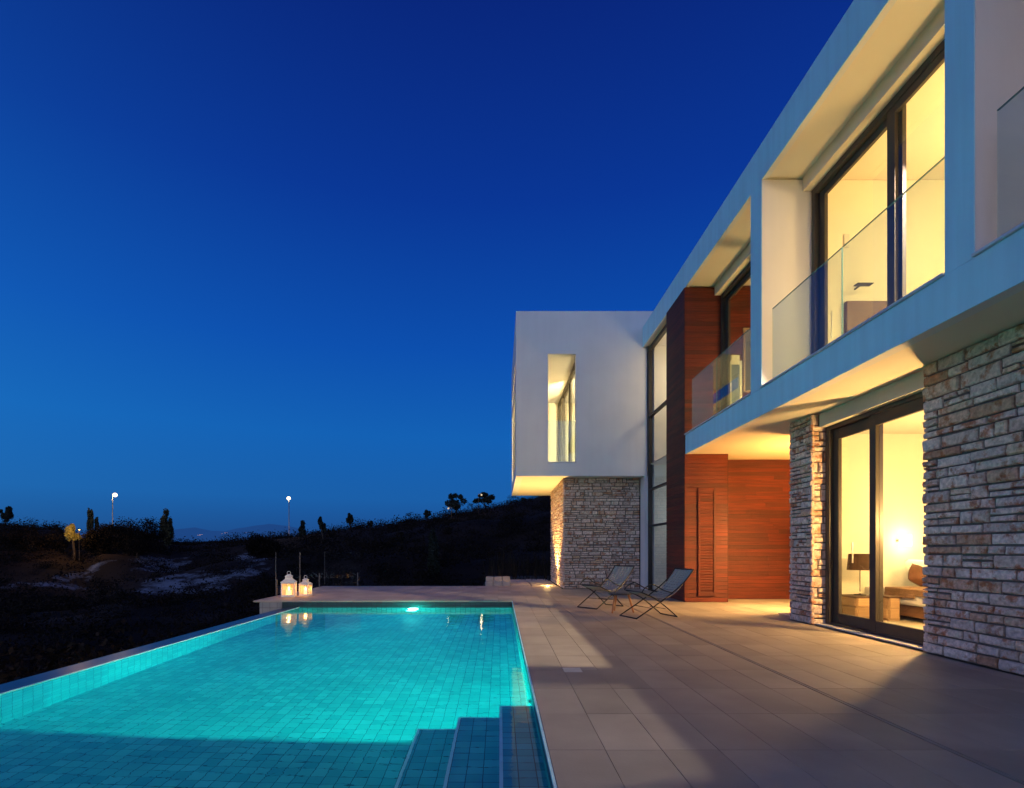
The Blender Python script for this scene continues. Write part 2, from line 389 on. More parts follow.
def terrain():
    # the ground sheet follows the land: fine near, coarse far
    xs = [-1500,-900,-500,-320,-240]+[-200+1.6*i for i in range(251)]+[240,320,500,900,1500]
    ys = [-1200,-600,-300,-160,-90,-60]+[-40+1.4*i for i in range(165)]+[205,240,300,450,700,1200]
    vs = []; rk = []
    for y in ys:
        for x in xs:
            vs.append((x, y, terrain_h(x, y)))
            w = 0
            for (a, b, r) in ROCK:
                d = math.hypot((x-a), (y-b)*.7)/r
                if d < 1.4: w = max(w, 1-d/1.4)
            rk.append(min(1, w*1.25))
    n = len(xs); fs = [(j*n+i, j*n+i+1, (j+1)*n+i+1, (j+1)*n+i) for j in range(len(ys)-1) for i in range(n-1)]
    me = bpy.data.meshes.new('hillside'); me.from_pydata(vs, [], fs); me.update()
    a = me.attributes.new('rock', 'FLOAT', 'POINT'); a.data.foreach_set('value', rk)
    me.polygons.foreach_set('use_smooth', [True]*len(fs))
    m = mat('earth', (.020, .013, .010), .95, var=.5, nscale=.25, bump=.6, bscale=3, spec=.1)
    nt = m.node_tree; b = nt.nodes['Principled BSDF']; L = nt.links
    old = b.inputs['Base Color'].links[0].from_socket
    at = nt.nodes.new('ShaderNodeAttribute'); at.attribute_name = 'rock'
    tc = nt.nodes.new('ShaderNodeTexCoord'); n1 = nt.nodes.new('ShaderNodeTexNoise'); n1.inputs['Scale'].default_value = .55; n1.inputs['Detail'].default_value = 8
    n1.inputs['Roughness'].default_value = .7
    L.new(tc.outputs['Object'], n1.inputs['Vector'])
    mu = nt.nodes.new('ShaderNodeMath'); mu.operation = 'MULTIPLY'; L.new(at.outputs['Fac'], mu.inputs[0]); L.new(n1.outputs['Fac'], mu.inputs[1])
    rr = nt.nodes.new('ShaderNodeValToRGB'); rr.color_ramp.elements[0].position = .40; rr.color_ramp.elements[1].position = .56
    L.new(mu.outputs[0], rr.inputs['Fac'])
    mx = nt.nodes.new('ShaderNodeMix'); mx.data_type = 'RGBA'; mx.inputs['B'].default_value = (.20, .225, .25, 1)
    L.new(rr.outputs['Color'], mx.inputs['Factor']); L.new(old, mx.inputs['A']); L.new(mx.outputs['Result'], b.inputs['Base Color'])
    me.materials.append(m)
    o = bpy.data.objects.new('hillside_ground', me); COL.objects.link(o); o['kind'] = 'structure'
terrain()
pl = MB(); pl.box(-9000, 9000, 150, 9000, -16, -14); pl.build('plain', mat('plain_earth', (.02, .025, .03), 1, spec=0), kind='structure')

# distant mountains across the bay
def mountains():
    prof = [(-900,530),(-500,524),(-250,530),(-60,527),(0,529),(60,531),(110,532),(157,533),(180,529),(195,527.5),(212,531),(225,530.5),(250,526.5),(268,524),(288,526),(310,531),(345,536),(420,540),(700,542),(1200,535),(1800,538)]
    m = MB(); D = 4200.
    pts = []
    for (a, ya), (b, yb) in zip(prof, prof[1:]):
        for k in range(10):
            t = k/10; x = a+(b-a)*t; y = ya+(yb-ya)*t
            y += noise.noise(Vector((x*.06, 0, 5)))*1.0
            pts.append(((x-500)/540*D, (549-y)/540*D+EYE))
    for j in range(6):
        f0 = j/6; f1 = (j+1)/6
        for (p, q) in zip(pts, pts[1:]):
            m.face([(p[0], D-700*(1-f0), p[1]*f0-14*(1-f0)), (q[0], D-700*(1-f0), q[1]*f0-14*(1-f0)),
                    (q[0], D-700*(1-f1), q[1]*f1-14*(1-f1)), (p[0], D-700*(1-f1), p[1]*f1-14*(1-f1))], sm=True)
    mt = mat('hazy_mountain', (.02, .04, .07), 1, spec=0, var=.2, nscale=.002, emit=(.010, .052, .19), estr=1)  # blue emission painted on in place of aerial haze
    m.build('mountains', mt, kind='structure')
mountains()
tl = MB()
for (px, py, s) in [(200,535,2.3),(202,534.6,1.6),(198,535.2,1.5),(225,533,1.6),(222,533.6,1.3),(227,532.8,1.1),(193,535.8,1.1),(246,532.5,1)]:
    D = 3300.; c = ((px-500)/540*D, D, (549-py)/540*D+EYE); tl.lathe(c, [(s*.5, -s*.5), (s, 0), (s*.5, s*.5)], 6)
o = tl.build('town_lights', emit_mat('town_glow', (1, .55, .25), 2.2)); tag(o, 'tiny lights of a far town at the foot of the mountains', 'lights', kind='stuff')

# ------------------------------------------------------------------ pool and terrace
WZ = -.15; PX0, PX1, PY0, PY1 = -4.47, .275, 1.0, 12.03
FL = WZ-1.06; FL2 = FL; YB = 4.68
def uvface(mb, pts, ax):
    uv = [tuple(p[a] for a in ax) for p in pts]; mb.face(pts, uv=uv)
pool = thing('swimming_pool', (-2.1, 6.5, 0), 'lit turquoise mosaic pool with overflow edge beside the terrace', 'pool')
m = MB(); uvface(m, [(PX0,YB,FL),(PX1,YB,FL),(PX1,PY1,FL),(PX0,PY1,FL)], (0,1))
uvface(m, [(PX0,PY0,FL2),(PX1,PY0,FL2),(PX1,YB,FL2),(PX0,YB,FL2)], (0,1))
m.build('pool_floor', M['ptile'], pool)
m = MB()
uvface(m, [(PX0,PY0,FL2),(PX0,PY1,FL2),(PX0,PY1,WZ),(PX0,PY0,WZ)], (1,2))
uvface(m, [(PX1,PY0,FL2),(PX1,PY0,-.11),(PX1,PY1,-.11),(PX1,PY1,FL2)], (1,2))
uvface(m, [(PX0,PY1,FL2),(PX1,PY1,FL2),(PX1,PY1,WZ-.01),(PX0,PY1,WZ-.01)], (0,2))
uvface(m, [(PX0,PY0,FL2),(PX0,PY0,-.02),(PX1,PY0,-.02),(PX1,PY0,FL2)], (0,2))
m.build('pool_wall', M['ptile'], pool)
m = MB()
uvface(m, [(-4.85,PY1-.004,WZ-.06),(PX1,PY1-.004,WZ-.06),(PX1,PY1-.004,-.03),(-4.85,PY1-.004,-.03)], (0,2))
uvface(m, [(PX1-.003,PY0,-.13),(PX1-.003,PY1,-.13),(PX1-.003,PY1,-.03),(PX1-.003,PY0,-.03)], (1,2))
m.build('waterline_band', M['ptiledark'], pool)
# pale trim at the water's edge along the terrace
m = MB(); m.box(PX1-.012, PX1+.002, PY0, PY1, -.028, -.004); m.build('edge_trim', M['nosing'], pool)
# infinity edge
m = MB()
a, b = -4.85, PX0
uvface(m, [(a,PY0-2,WZ-.015),(b,PY0-2,WZ+.004),(b,PY1,WZ+.004),(a,PY1,WZ-.015)], (0,1))
uvface(m, [(a,PY0-2,-3.4),(a,PY0-2,WZ-.015),(a,PY1,WZ-.015),(a,PY1,-3.4)], (1,2))
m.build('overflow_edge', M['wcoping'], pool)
m = MB(); m.box(PX0-.012, PX0+.006, PY0, PY1, WZ-.02, WZ+.007); m.build('overflow_lip', M['nosing'], pool)
# steps
SX = [(-.0, PX1, .13), (-.35, 0, .42), (-.70, -.35, .70)]
for (x0, x1, d) in SX:
    m = MB(); zt = WZ-d
    uvface(m, [(x0,PY0,zt),(x1,PY0,zt),(x1,4.6,zt),(x0,4.6,zt)], (0,1))
    uvface(m, [(x0,4.6,zt),(x1,4.6,zt),(x1,4.6,FL2),(x0,4.6,FL2)], (0,2))
    uvface(m, [(x0,PY0,FL2),(x0,PY0,zt),(x0,4.6,zt),(x0,4.6,FL2)], (1,2))
    st = m.build('step', M['ptile'], pool)
    m = MB(); m.box(x0-.004, x0+.018, PY0, 4.6, zt-.02, zt+.003); m.box(x0+.012, x1, 4.59, 4.606, zt-.02, zt+.003); m.build('nosing', M['nosing'], st)
# underwater lamps and the wall inlet
m = MB(); c = (-1.93, PY1-.03, WZ-.22)
vs = [(c[0]+.14*math.cos(t*math.pi/8), c[1], c[2]+.11*math.sin(t*math.pi/8)) for t in range(16)]
m.face(vs[::-1]); m.face(vs); pl_ = m.build('pool_lamp', M['poollamp'], pool)
m = MB(); m.tube([(c[0]+.13*math.cos(t*math.pi/12), c[1]-.005, c[2]+.13*math.sin(t*math.pi/12)) for t in range(24)], .015, 6, closed=True); m.build('lamp_ring', M['steel'], pl_)
CY = (.02, 1, .78)
lamp('pool_spot', 'SPOT', (-1.93, PY1-.12, WZ-.30), 700, CY, .12, target=(-1.9, 6.2, FL), spot=86, blend=.85)
lamp('pool_spot_beam', 'SPOT', (-1.93, PY1-.14, WZ-.30), 1500, CY, .10, target=(-1.9, 5.9, FL), spot=34, blend=1)
lamp('pool_fill_lamp', 'POINT', (-1.93, PY1-.25, WZ-.32), 55, CY, .12)
lamp('side_pool_spot', 'SPOT', (PX1-.12, 4.67, WZ-.40), 200, (.01, 1, .76), .04, target=(PX1-.07, 9.8, WZ-.75), spot=178, blend=.04)
lamp('pool_fill_near', 'SPOT', (-1.3, 4.67, FL+.55), 1500, (.01, 1, .74), .05, target=(-1.5, 9, FL+.3), spot=172, blend=.04)  # unseen spot added in open water to brighten the pool floor
lamp('pool_fill_mid', 'SPOT', (-2.4, 4.67, FL+.52), 480, (.01, 1, .74), .05, target=(-2.6, 9, FL+.3), spot=172, blend=.04)  # second added spot without a fitting, further out in the water
m = MB(); m.lathe((0,0,0), [(.045,0),(.06,.006),(.045,.02),(.02,.03)], 16); ob = m.build('wall_inlet', M['steel'], pool)
ob.matrix_parent_inverse = Matrix(); ob.rotation_euler = (0, R(-90), 0); ob.location = Vector((PX1-.004, 4.80, WZ-.2))-pool.location
# near end deck/pool back lies behind the camera
water = MB(); water.face([(PX0,PY0,WZ),(PX1,PY0,WZ),(PX1,PY1,WZ),(PX0,PY1,WZ)]); water.build('pool_water', M['water'], kind='structure')

# deck tiles, individually laid
dk = MB(); TX, TY, G = .325, .68, .0016
X0 = PX1+.003
def tiles(mb, xa, xb, ya, yb):
    i0 = math.floor((xa-X0)/TX+1e-6); i1 = math.ceil((xb-X0)/TX-1e-6); j0 = math.floor((ya-.37)/TY+1e-6); j1 = math.ceil((yb-.37)/TY-1e-6)
    for i in range(i0, i1):
        for j in range(j0, j1):
            a = max(xa, X0+i*TX); b = min(xb, X0+(i+1)*TX); c = max(ya, .37+j*TY); d = min(yb, .37+(j+1)*TY)
            if b-a < .02 or d-c < .02: continue
            z = random.uniform(-.0008, .0008)
            if abs(a-2.553) < .02: a += .0385
            mb.box(a+G, b-G, c+G, d-G, -.035, z)
tiles(dk, X0, 4.70, -3, 15.55); tiles(dk, 4.70, 9.3, 8.82, 12.4)
tiles(dk, -5.5, X0, PY1+.0, 16.8); tiles(dk, X0, 1.8, 15.55, 16.8); tiles(dk, -5.5, X0, -3, PY0)
dk.build('deck', M['deck'], bevel=.0015, kind='structure')
bs = MB()
bs.box(X0+.001, 10, -3, 15.6, -3.2, -.018); bs.box(-5.34, X0+.001, PY1+.006, 16.79, -3.2, -.018); bs.box(X0+.001, 1.8, 15.6, 16.79, -3.2, -.018); bs.box(-5.34, X0, -3, PY0-.01, -3.2, -.018)
bs.build('terrace_base', M['joint'], kind='structure')
uv = MB(); uvface(uv, [(-5.35,PY1-.016,-3.3),(-4.856,PY1-.016,-3.3),(-4.856,PY1-.016,-.042),(-5.35,PY1-.016,-.042)], (0,2))
o = uv.build('terrace_wall_tiles', tile_mat('pale_wall_tile', (.20,.21,.21), (.25,.26,.25), (.07,.07,.07), .16), kind='structure')
# drain slot and skimmer lid
m = MB(); m.box(2.560, 2.566, -3, 12.9, -.016, .002); m.box(2.59, 2.596, -3, 12.9, -.016, .002)
m.box(2.567, 2.589, -3, 12.9, -.014, -.002)
o = m.build('floor_drain', mat('drain_grate', (.29, .25, .21), .6, var=.1)); tag(o, 'long narrow drain channel running along the terrace paving', 'drain')
m = MB(); m.box(.60, .77, 5.03, 5.2, .002, .007); t = m.build('skimmer_lid', M['lid'], bevel=.004); tag(t, 'small pale square lid set in the paving beside the pool', 'lid')

# ------------------------------------------------------------------ rubble stone walls
def stones(mb, org, du, L, H, nrm, hs=(.09, .19), ls=(.16, .62), depth=.035, seed=1, wrap0=True, wrap1=True):
    rnd = random.Random(seed); org = Vector(org); du = Vector(du); nrm = Vector(nrm); up = Vector((0, 0, 1)); J = .0095
    def P(u, v, w): return org+du*u+up*v+nrm*w
    def stone(u0, u1, v0, v1):
        j = lambda s=.008: rnd.uniform(-s, s)
        w = depth*rnd.uniform(.55, 1.15)
        e0 = 0 if u0 < .002 else J; e1 = 0 if u1 > L-.002 else J
        c = [(u0+e0+(0 if not e0 else abs(j(.006))), v0+J+j(.006)), (u1-e1-(0 if not e1 else abs(j(.006))), v0+J+j(.006)), (u1-e1-(0 if not e1 else abs(j())), v1-J+j(.006)), (u0+e0+(0 if not e0 else abs(j())), v1-J+j(.006))]
        r = rnd.random()
        nx = max(2, int((u1-u0)/.09)); ny = 2; vs = []; fs = []
        # rim ring + inset relief
        for b in range(ny+3):
            tb = 0 if b == 0 else 1 if b == ny+2 else .14+(b-1)/ny*.72
            for a in range(nx+3):
                m_ = .012/max(.03, (u1-u0)); ta = 0 if a == 0 else 1 if a == nx+2 else m_+(a-1)/nx*(1-2*m_)
                pu = (c[0][0]*(1-ta)+c[1][0]*ta)*(1-tb)+(c[3][0]*(1-ta)+c[2][0]*ta)*tb
                pv = (c[0][1]*(1-ta)+c[1][1]*ta)*(1-tb)+(c[3][1]*(1-ta)+c[2][1]*ta)*tb
                edge = a in (0, nx+2) or b in (0, ny+2)
                ww = w*(.62 if edge else 1)+(0 if edge else rnd.uniform(-.007, .007))
                if not edge: pv += rnd.uniform(-.003, .003)
                vs.append(P(pu, pv, ww))
        W = nx+3
        for b in range(ny+2):
            for a in range(nx+2): fs.append((b*W+a, b*W+a+1, (b+1)*W+a+1, (b+1)*W+a))
        # sides back to the mortar
        ring = [a for a in range(W)]+[b*W+W-1 for b in range(1, ny+3)]+[(ny+2)*W+a for a in range(W-2, -1, -1)]+[b*W for b in range(ny+1, 0, -1)]
        n0 = len(vs); vs += [vs[k]-nrm*(w*.62+.012) for k in ring]
        for k in range(len(ring)): k2 = (k+1) % len(ring); fs.append((ring[k2], ring[k], n0+k, n0+k2))
        mb.add(vs, fs, r)
    v = 0; offs = rnd.uniform(-.2, 0)
    while v < H-.02:
        h = rnd.uniform(*hs)
        if v+h > H-hs[0]*.7: h = H-v
        u = 0
        while u < L-.001:
            l = rnd.uniform(*ls)
            if h < hs[0]*1.25: l *= 1.1
            if u+l > L-ls[0]*.6: l = L-u
            if h > (hs[0]+hs[1])*.5 and rnd.random() < .38:
                f = rnd.uniform(.35, .65); k = u+l
                for (a0, a1) in ((v, v+h*f), (v+h*f, v+h)):
                    if rnd.random() < .4 and l > .3:
                        q = u+l*rnd.uniform(.35, .65); stone(u, q, a0, a1); stone(q, k, a0, a1)
                    else: stone(u, k, a0, a1)
            else: stone(u, u+l, v, v+h)
            u += l
        v += h

# ------------------------------------------------------------------ villa
villa = thing('villa', (6, 7, 0), 'modern white two storey villa with stone walls, wood cladding and lit windows', 'house')
def part(name, mt, boxes, bevel=0, parent=villa, label=None):
    m = MB()
    for b in boxes: m.box(*b)
    return m.build(name, M[mt], parent, bevel, label=label)
YN = -1.5
Z1, ZS, ZF, ZC = 3.2, 3.61, 6.8, 7.36   # slab underside, upstand top, roof fascia underside, fascia top
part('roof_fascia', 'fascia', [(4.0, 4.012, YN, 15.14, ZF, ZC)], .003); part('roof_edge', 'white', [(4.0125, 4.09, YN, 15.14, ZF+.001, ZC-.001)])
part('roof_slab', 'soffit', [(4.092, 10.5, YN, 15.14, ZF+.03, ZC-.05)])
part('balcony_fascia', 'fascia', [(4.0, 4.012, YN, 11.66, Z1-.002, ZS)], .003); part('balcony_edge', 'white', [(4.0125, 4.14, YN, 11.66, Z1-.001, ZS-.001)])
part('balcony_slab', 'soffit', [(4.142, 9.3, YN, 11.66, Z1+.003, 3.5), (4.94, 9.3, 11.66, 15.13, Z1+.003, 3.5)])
cols = [(8.26, 8.62), (4.557, 4.86), (2.6, 2.9)]  # nearest column is out of view, set there to block the afterglow
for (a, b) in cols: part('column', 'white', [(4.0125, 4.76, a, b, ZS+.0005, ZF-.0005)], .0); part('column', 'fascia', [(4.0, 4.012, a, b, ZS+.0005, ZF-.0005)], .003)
for (a, b) in [(8.62, 11.66), (4.86, 8.26), (2.9, 4.557), (YN, 2.6)]:
    part('balcony_cap', 'cap', [(3.972, 4.16, a+.003, b-.003, ZS+.001, ZS+.026)], .004)
    part('shutter_box', 'soffit', [(4.63, 4.90, a+.002, b-.002, 6.62, 6.829)], .004)

def window(name, X, y0, y1, z0, z1, leaves, fr=.09, st=.12, dep=.13, bottom=.12, top=.10, ft=.09, handle=True, label=None, lat=0):
    """frame in the plane X=const; leaves [(ya,yb,offset)]"""
    m = MB()
    m.box(X, X+dep, y0, y0+fr, z0, z1); m.box(X, X+dep, y1-fr, y1, z0, z1)
    m.box(X+.001, X+dep-.001, y0+fr, y1-fr, z1-ft, z1); m.box(X+.001, X+dep-.001, y0+fr, y1-fr, z0, z0+.05)
    w = m.build(name, M['frame'], villa, .003, label=label)
    for (a, b, off) in leaves:
        m = MB(); x = X+off; e = x+.05; za = z0+.052; zb = z1-ft-.002
        m.box(x, e, a, a+st, za, zb); m.box(x, e, b-st, b, za, zb)
        m.box(x+.002, e-.002, a+st, b-st, za, za+bottom); m.box(x+.002, e-.002, a+st, b-st, zb-top, zb)
        m.build('sash', M['frame'], w, .003)
        m = MB(); m.face([(x+.025, a+st-.01, za+bottom-.01), (x+.025, b-st+.01, za+bottom-.01), (x+.025, b-st+.01, zb-top+.01), (x+.025, a+st-.01, zb-top+.01)])
        m.build('pane', M['glass'], w)
    return w
# upper windows
w = window('sliding_window', 4.76, 4.862, 8.258, ZS-.06, 6.62, [(4.94, 6.66, .012), (6.48, 8.16, .068)], st=.13)
part('handle', 'steel', [(4.87, 4.885, 7.93, 7.945, 4.25, 4.65), (4.856, 4.87, 7.93, 7.945, 4.3, 4.315), (4.856, 4.87, 7.93, 7.945, 4.6, 4.615)], parent=w)
window('sliding_window', 4.76, 8.622, 11.658, ZS-.06, 6.62, [(8.70, 10.2, .012), (10.08, 11.56, .068)], st=.13)
window('sliding_window', 4.76, 2.902, 4.555, ZS-.06, 6.62, [(2.98, 3.8, .012), (3.68, 4.46, .068)], st=.13)
window('sliding_window', 4.76, -1.4, 2.598, ZS-.06, 6.62, [(-1.3, .7, .012), (.58, 2.5, .068)], st=.13)
part('interior_wall', 'cream', [(4.91, 8.2, 4.545, 4.60, 3.531, 6.82)])
part('interior_wall', 'cream', [(4.91, 8.2, 2.7, 2.8, 3.531, 6.82)])
# ground floor sliding door
w = window('sliding_door', 4.93, 6.045, 8.185, .0, 2.99, [(6.10, 7.22, .008), (7.10, 8.08, .060)], fr=.1, st=.12, bottom=.15, top=.15, ft=.06)
part('handle', 'steel', [(5.05, 5.065, 7.74, 7.755, .95, 1.25)], parent=w)
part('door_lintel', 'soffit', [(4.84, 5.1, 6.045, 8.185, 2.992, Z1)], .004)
part('door_sill', 'cap', [(4.80, 4.93, 6.045, 8.185, .002, .02)], .003)
# stair window
m = MB(); X = 4.15
for (z, h) in ((6.78, .1), (4.88, .055), (2.83, .055), (1.82, .055), (.03, .06)): m.box(X, X+.1, 12.94, 15.08, z-h, z+h*.0+.0)
m.box(X-.005, X+.105, 15.06, 15.138, 0, 6.8); m.box(X-.005, X+.105, 12.94, 13.0, 0, 6.8)
sw = m.build('stair_window', M['frame'], villa, .003)
for (a, b) in ((.03, 1.765), (1.82, 2.775), (2.83, 4.825), (4.88, 6.68)):
    m = MB(); m.face([(X+.05, 13, a), (X+.05, 15.06, a), (X+.05, 15.06, b), (X+.05, 13, b)]); m.build('pane', M['glass'], sw)

# balustrade glass
for segs in (((8.66, 10.1), (10.11, 11.4)), ((4.87, 6.395), (6.405, 8.03)), ((2.95, 4.40),)):
    for (a, b) in segs:
        m = MB(); m.box(4.05, 4.064, a, b, ZS+.02, 4.72); bgl = m.build('balustrade_glass', M['bglass'], villa)
        m = MB(); m.box(4.0485, 4.0655, a, b, 4.7205, 4.727); m.build('top_edge', M['gedge'], bgl)
        m = MB(); m.box(4.0485, 4.0655, a-.005, a-.0005, ZS+.03, 4.72); m.build('side_edge', M['gedge'], bgl)

# stone walls
def stonepart(name, faces, core):
    m = MB()
    for f in faces: stones(m, **f)
    o = m.build(name, M['stone'], villa)
    c = MB()
    for b in core: c.box(*b)
    c.build('mortar', M['mortar'], o)
    return o
dp = .035
stonepart('stone_wall', [dict(org=(4.755, 6.04, 0), du=(0, -1, 0), L=7.5, H=Z1, nrm=(-1, 0, 0), hs=(.065, .155), ls=(.12, .52), seed=3),
                         dict(org=(5.15, 6.008, 0), du=(-1, 0, 0), L=.40, H=Z1, nrm=(0, 1, 0), seed=5)],
          [(4.757, 5.2, YN, 6.006, 0, Z1-.004)])
stonepart('stone_pillar', [dict(org=(4.755, 8.82, 0), du=(0, -1, 0), L=.63, H=Z1, nrm=(-1, 0, 0), hs=(.06, .13), ls=(.10, .34), seed=13),
                           dict(org=(4.735, 8.225, 0), du=(1, 0, 0), L=.24, H=Z1, nrm=(0, -1, 0), hs=(.08, .18), ls=(.09, .24), seed=17),
                           dict(org=(5.0, 8.79, 0), du=(-1, 0, 0), L=.26, H=Z1, nrm=(0, 1, 0), seed=19)],
          [(4.757, 4.985, 8.227, 8.788, 0, Z1-.004)])
stonepart('stone_base', [dict(org=(1.84, 15.635, 0), du=(1, 0, 0), L=2.19, H=Z1, nrm=(0, -1, 0), hs=(.055, .125), ls=(.10, .42), seed=23),
                         dict(org=(1.855, 19.5, 0), du=(0, -1, 0), L=3.9, H=Z1, nrm=(-1, 0, 0), hs=(.055, .125), ls=(.10, .42), seed=29)],
          [(1.857, 4.03, 15.637, 19.5, 0, Z1-.004)])

# wood cladding
def boards(mb, org, du, L, z0, z1, nrm, bw=.088, breaks=None):
    org = Vector(org); du = Vector(du); nrm = Vector(nrm); z = z0; g = .004
    while z < z1-.005:
        t = min(z1, z+bw); us = [0]
        if L > 2.2:
            u = random.uniform(.6, 2.2)
            while u < L-.4: us.append(u); u += random.uniform(1.4, 2.4)
        us.append(L)
        for a, b in zip(us, us[1:]):
            c = org+du*((a+b)/2)+nrm*.010+Vector((0, 0, (z+t)/2))
            mb.obox(c, du*((b-a)/2-.001), nrm*.010, Vector((0, 0, (t-z)/2-g/2)))
        z += bw
wd = MB()
boards(wd, (4.0, 11.67, 0), (0, 1, 0), 1.25, .01, ZF-.005, (-1, 0, 0))      # narrow side towards the pool
wd1 = wd.build('wood_cladding', M['wood'], villa, .002)
m = MB(); m.box(4.003, 4.93, 11.672, 12.92, .004, ZF-.002); m.build('backing', M['woodgap'], wd1)
wd = MB(); boards(wd, (3.985, 11.67, 0), (1, 0, 0), .93, .01, Z1-.0, (0, -1, 0)); wd2 = wd.build('wood_cladding', M['wood'], villa, .002)
wd = MB(); boards(wd, (3.985, 11.67, 0), (1, 0, 0), .775, 3.5, ZF-.005, (0, -1, 0)); wd.build('wood_cladding', M['wood'], villa, .002)
wd = MB(); boards(wd, (4.95, 12.40, 0), (1, 0, 0), 4.3, .01, Z1, (0, -1, 0)); o = wd.build('wood_cladding', M['wood'], villa, .002)
m = MB(); m.box(4.93, 9.3, 12.402, 12.5, .004, Z1); m.build('backing', M['woodgap'], o)
# louvre door in the cladding
m = MB(); y = 11.628
m.box(4.27, 4.31, y-.012, y+.02, .14, 2.46); m.box(4.60, 4.64, y-.012, y+.02, .14, 2.46); m.box(4.31, 4.60, y-.010, y+.02, 2.40, 2.46); m.box(4.31, 4.60, y-.010, y+.02, .14, .22)
ld = m.build('louvre_door', M['wood'], villa, .002)
m = MB()
for k in range(38):
    z = .25+k*.057; m.obox((4.455, y+.004, z+.02), (.145, 0, 0), (0, .006, -.014), (0, .002, .004))
m.build('louvre_slats', M['wood'], ld)
m = MB(); m.box(4.30, 4.61, y+.018, y+.021, .2, 2.42); m.build('backing', M['wood'], ld)
# small black wall fitting on the cladding
m = MB(); m.box(5.02, 5.16, 12.26, 12.375, 2.22, 2.42); o = m.build('wall_fitting', M['blackbox'], bevel=.01); tag(o, 'small black box fitted on the wood clad wall', 'wall light')

# ground floor envelope
part('interior_wall', 'cream', [(5.392, 9.2, 9.6, 9.72, 0, Z1)])
part('side_wall', 'white', [(4.987, 5.389, 8.72, 8.826, 0, Z1-.003), (5.30, 5.389, 8.83, 9.72, 0, Z1), (5.389, 9.3, 9.721, 9.80, 0, Z1)])
part('interior_wall', 'cream', [(9.2, 9.35, 2.2, 9.8, 0, Z1)])
part('interior_wall', 'cream', [(5.2, 9.2, 2.2, 2.32, 0, Z1)])
part('side_wall', 'white', [(9.31, 9.42, 9.8, 13, 0, Z1), (9.36, 9.5, -1.5, 9.8, 0, Z1)])
part('interior_floor', 'floorin', [(4.94, 9.2, 2.3, 9.6, -.01, .012)])
part('door_return', 'cream', [(4.96, 5.05, 8.19, 8.226, 0, Z1-.004)])
# upper floor envelope
part('interior_floor', 'floorin', [(4.20, 9.2, YN, 15.1, 3.502, 3.53)])
part('interior_wall', 'cream', [(4.90, 9.2, 8.30, 8.40, 3.531, 6.82)])
part('interior_wall', 'cream', [(8.2, 8.32, YN, 8.30, 3.531, 6.82)])
part('interior_wall', 'cream', [(4.90, 8.2, YN, YN+.12, 3.531, 6.82)])
wd = MB(); boards(wd, (4.93, 11.64, 0), (1, 0, 0), 3.8, 3.55, 6.82, (0, -1, 0)); o = wd.build('wood_cladding', M['wood'], villa, .002)
part('interior_wall', 'cream', [(4.90, 9.2, 11.662, 12.9, 3.531, 6.82)])
part('interior_wall', 'cream', [(8.2, 8.32, 8.40, 11.6, 3.531, 6.82)])
# stairwell
part('interior_wall', 'cream', [(7.0, 7.1, 12.92, 15.13, 0, 3.19)])
part('interior_wall', 'cream', [(7.0, 7.1, 12.92, 15.13, 3.54, 6.82)])
part('interior_wall', 'cream', [(4.30, 7.0, 15.06, 15.135, 0, 6.82)])

# left wing
WX0, WY0, WY1, WT = .45, 15.14, 20.8, 7.82
SL0, SL1, SZ0, SZ1 = 1.346, 2.13, 3.60, 6.62
part('wing_front_wall', 'white', [(WX0, SL0, WY0, WY0+.2, Z1, WT), (SL1, 9.2, WY0, WY0+.2, ZC, WT), (SL1, 4.12, WY0, WY0+.2, Z1, ZC), (SL0, SL1, WY0, WY0+.2, SZ1, WT), (SL0, SL1, WY0, WY0+.2, Z1, SZ0)])
part('wing_side_wall', 'white', [(WX0, WX0+.2, WY0+.2, 15.9, Z1, WT), (WX0, WX0+.2, 20.3, WY1, Z1, WT), (WX0, WX0+.2, 15.9, 20.3, Z1, 3.6), (WX0, WX0+.2, 15.9, 20.3, 6.7, WT)])
part('wing_floor', 'soffit', [(WX0+.2, 9, WY0+.2, WY1, Z1+.001, 3.55)])
part('wing_roof', 'white', [(WX0+.2, 9, WY0+.2, WY1, 6.72, 7.5)])
part('wing_back_wall', 'cream', [(WX0+.2, 9, WY1-.15, WY1, 3.55, 6.72)])
part('loggia_wall', 'cream', [(2.3, 2.4, 15.36, 15.8, 3.55, 6.72)])
part('corner_wall', 'white', [(4.06, 4.13, 15.14, 15.62, 0, Z1-.001), (4.13, 9, 15.137, 15.62, 0, Z1-.001)])
part('slot_sill', 'cap', [(SL0-.01, SL1+.01, WY0-.02, WY0+.19, SZ0-.03, SZ0-.001)], .003)
window('loggia_window', 2.22, 15.4, 20.6, 3.56, 6.7, [(15.44, 17.6, .01), (17.5, 19.4, .06), (19.3, 20.5, .01)], st=.10)
m = MB(); m.box(SL0+.005, SL1-.005, WY0+.09, WY0+.10, SZ0, 4.77); m.build('balustrade_glass', M['bglass'], villa)
m = MB()
for k in range(60): m.face([(2.52+.03*(k % 2), 15.45+k*.035, 3.56), (2.52+.03*((k+1) % 2), 15.485+k*.035, 3.56), (2.52+.03*((k+1) % 2), 15.485+k*.035, 6.68), (2.52+.03*(k % 2), 15.45+k*.035, 6.68)], r=.5)
m.build('curtain', M['sheer'], villa)
m = MB(); m.box(WX0-.006, WX0+.06, 15.92, 20.28, 6.05, 6.3)
for k in range(44): m.obox((WX0+.05, 18.1, 3.66+k*.054), (.02, 0, .012), (0, 2.17, 0), (.002, 0, .004))
m.build('shutter', M['cap'], villa)
part('wing_inner_wall', 'cream', [(4.0, 4.1, 15.35, 20.6, 3.55, 6.72)])

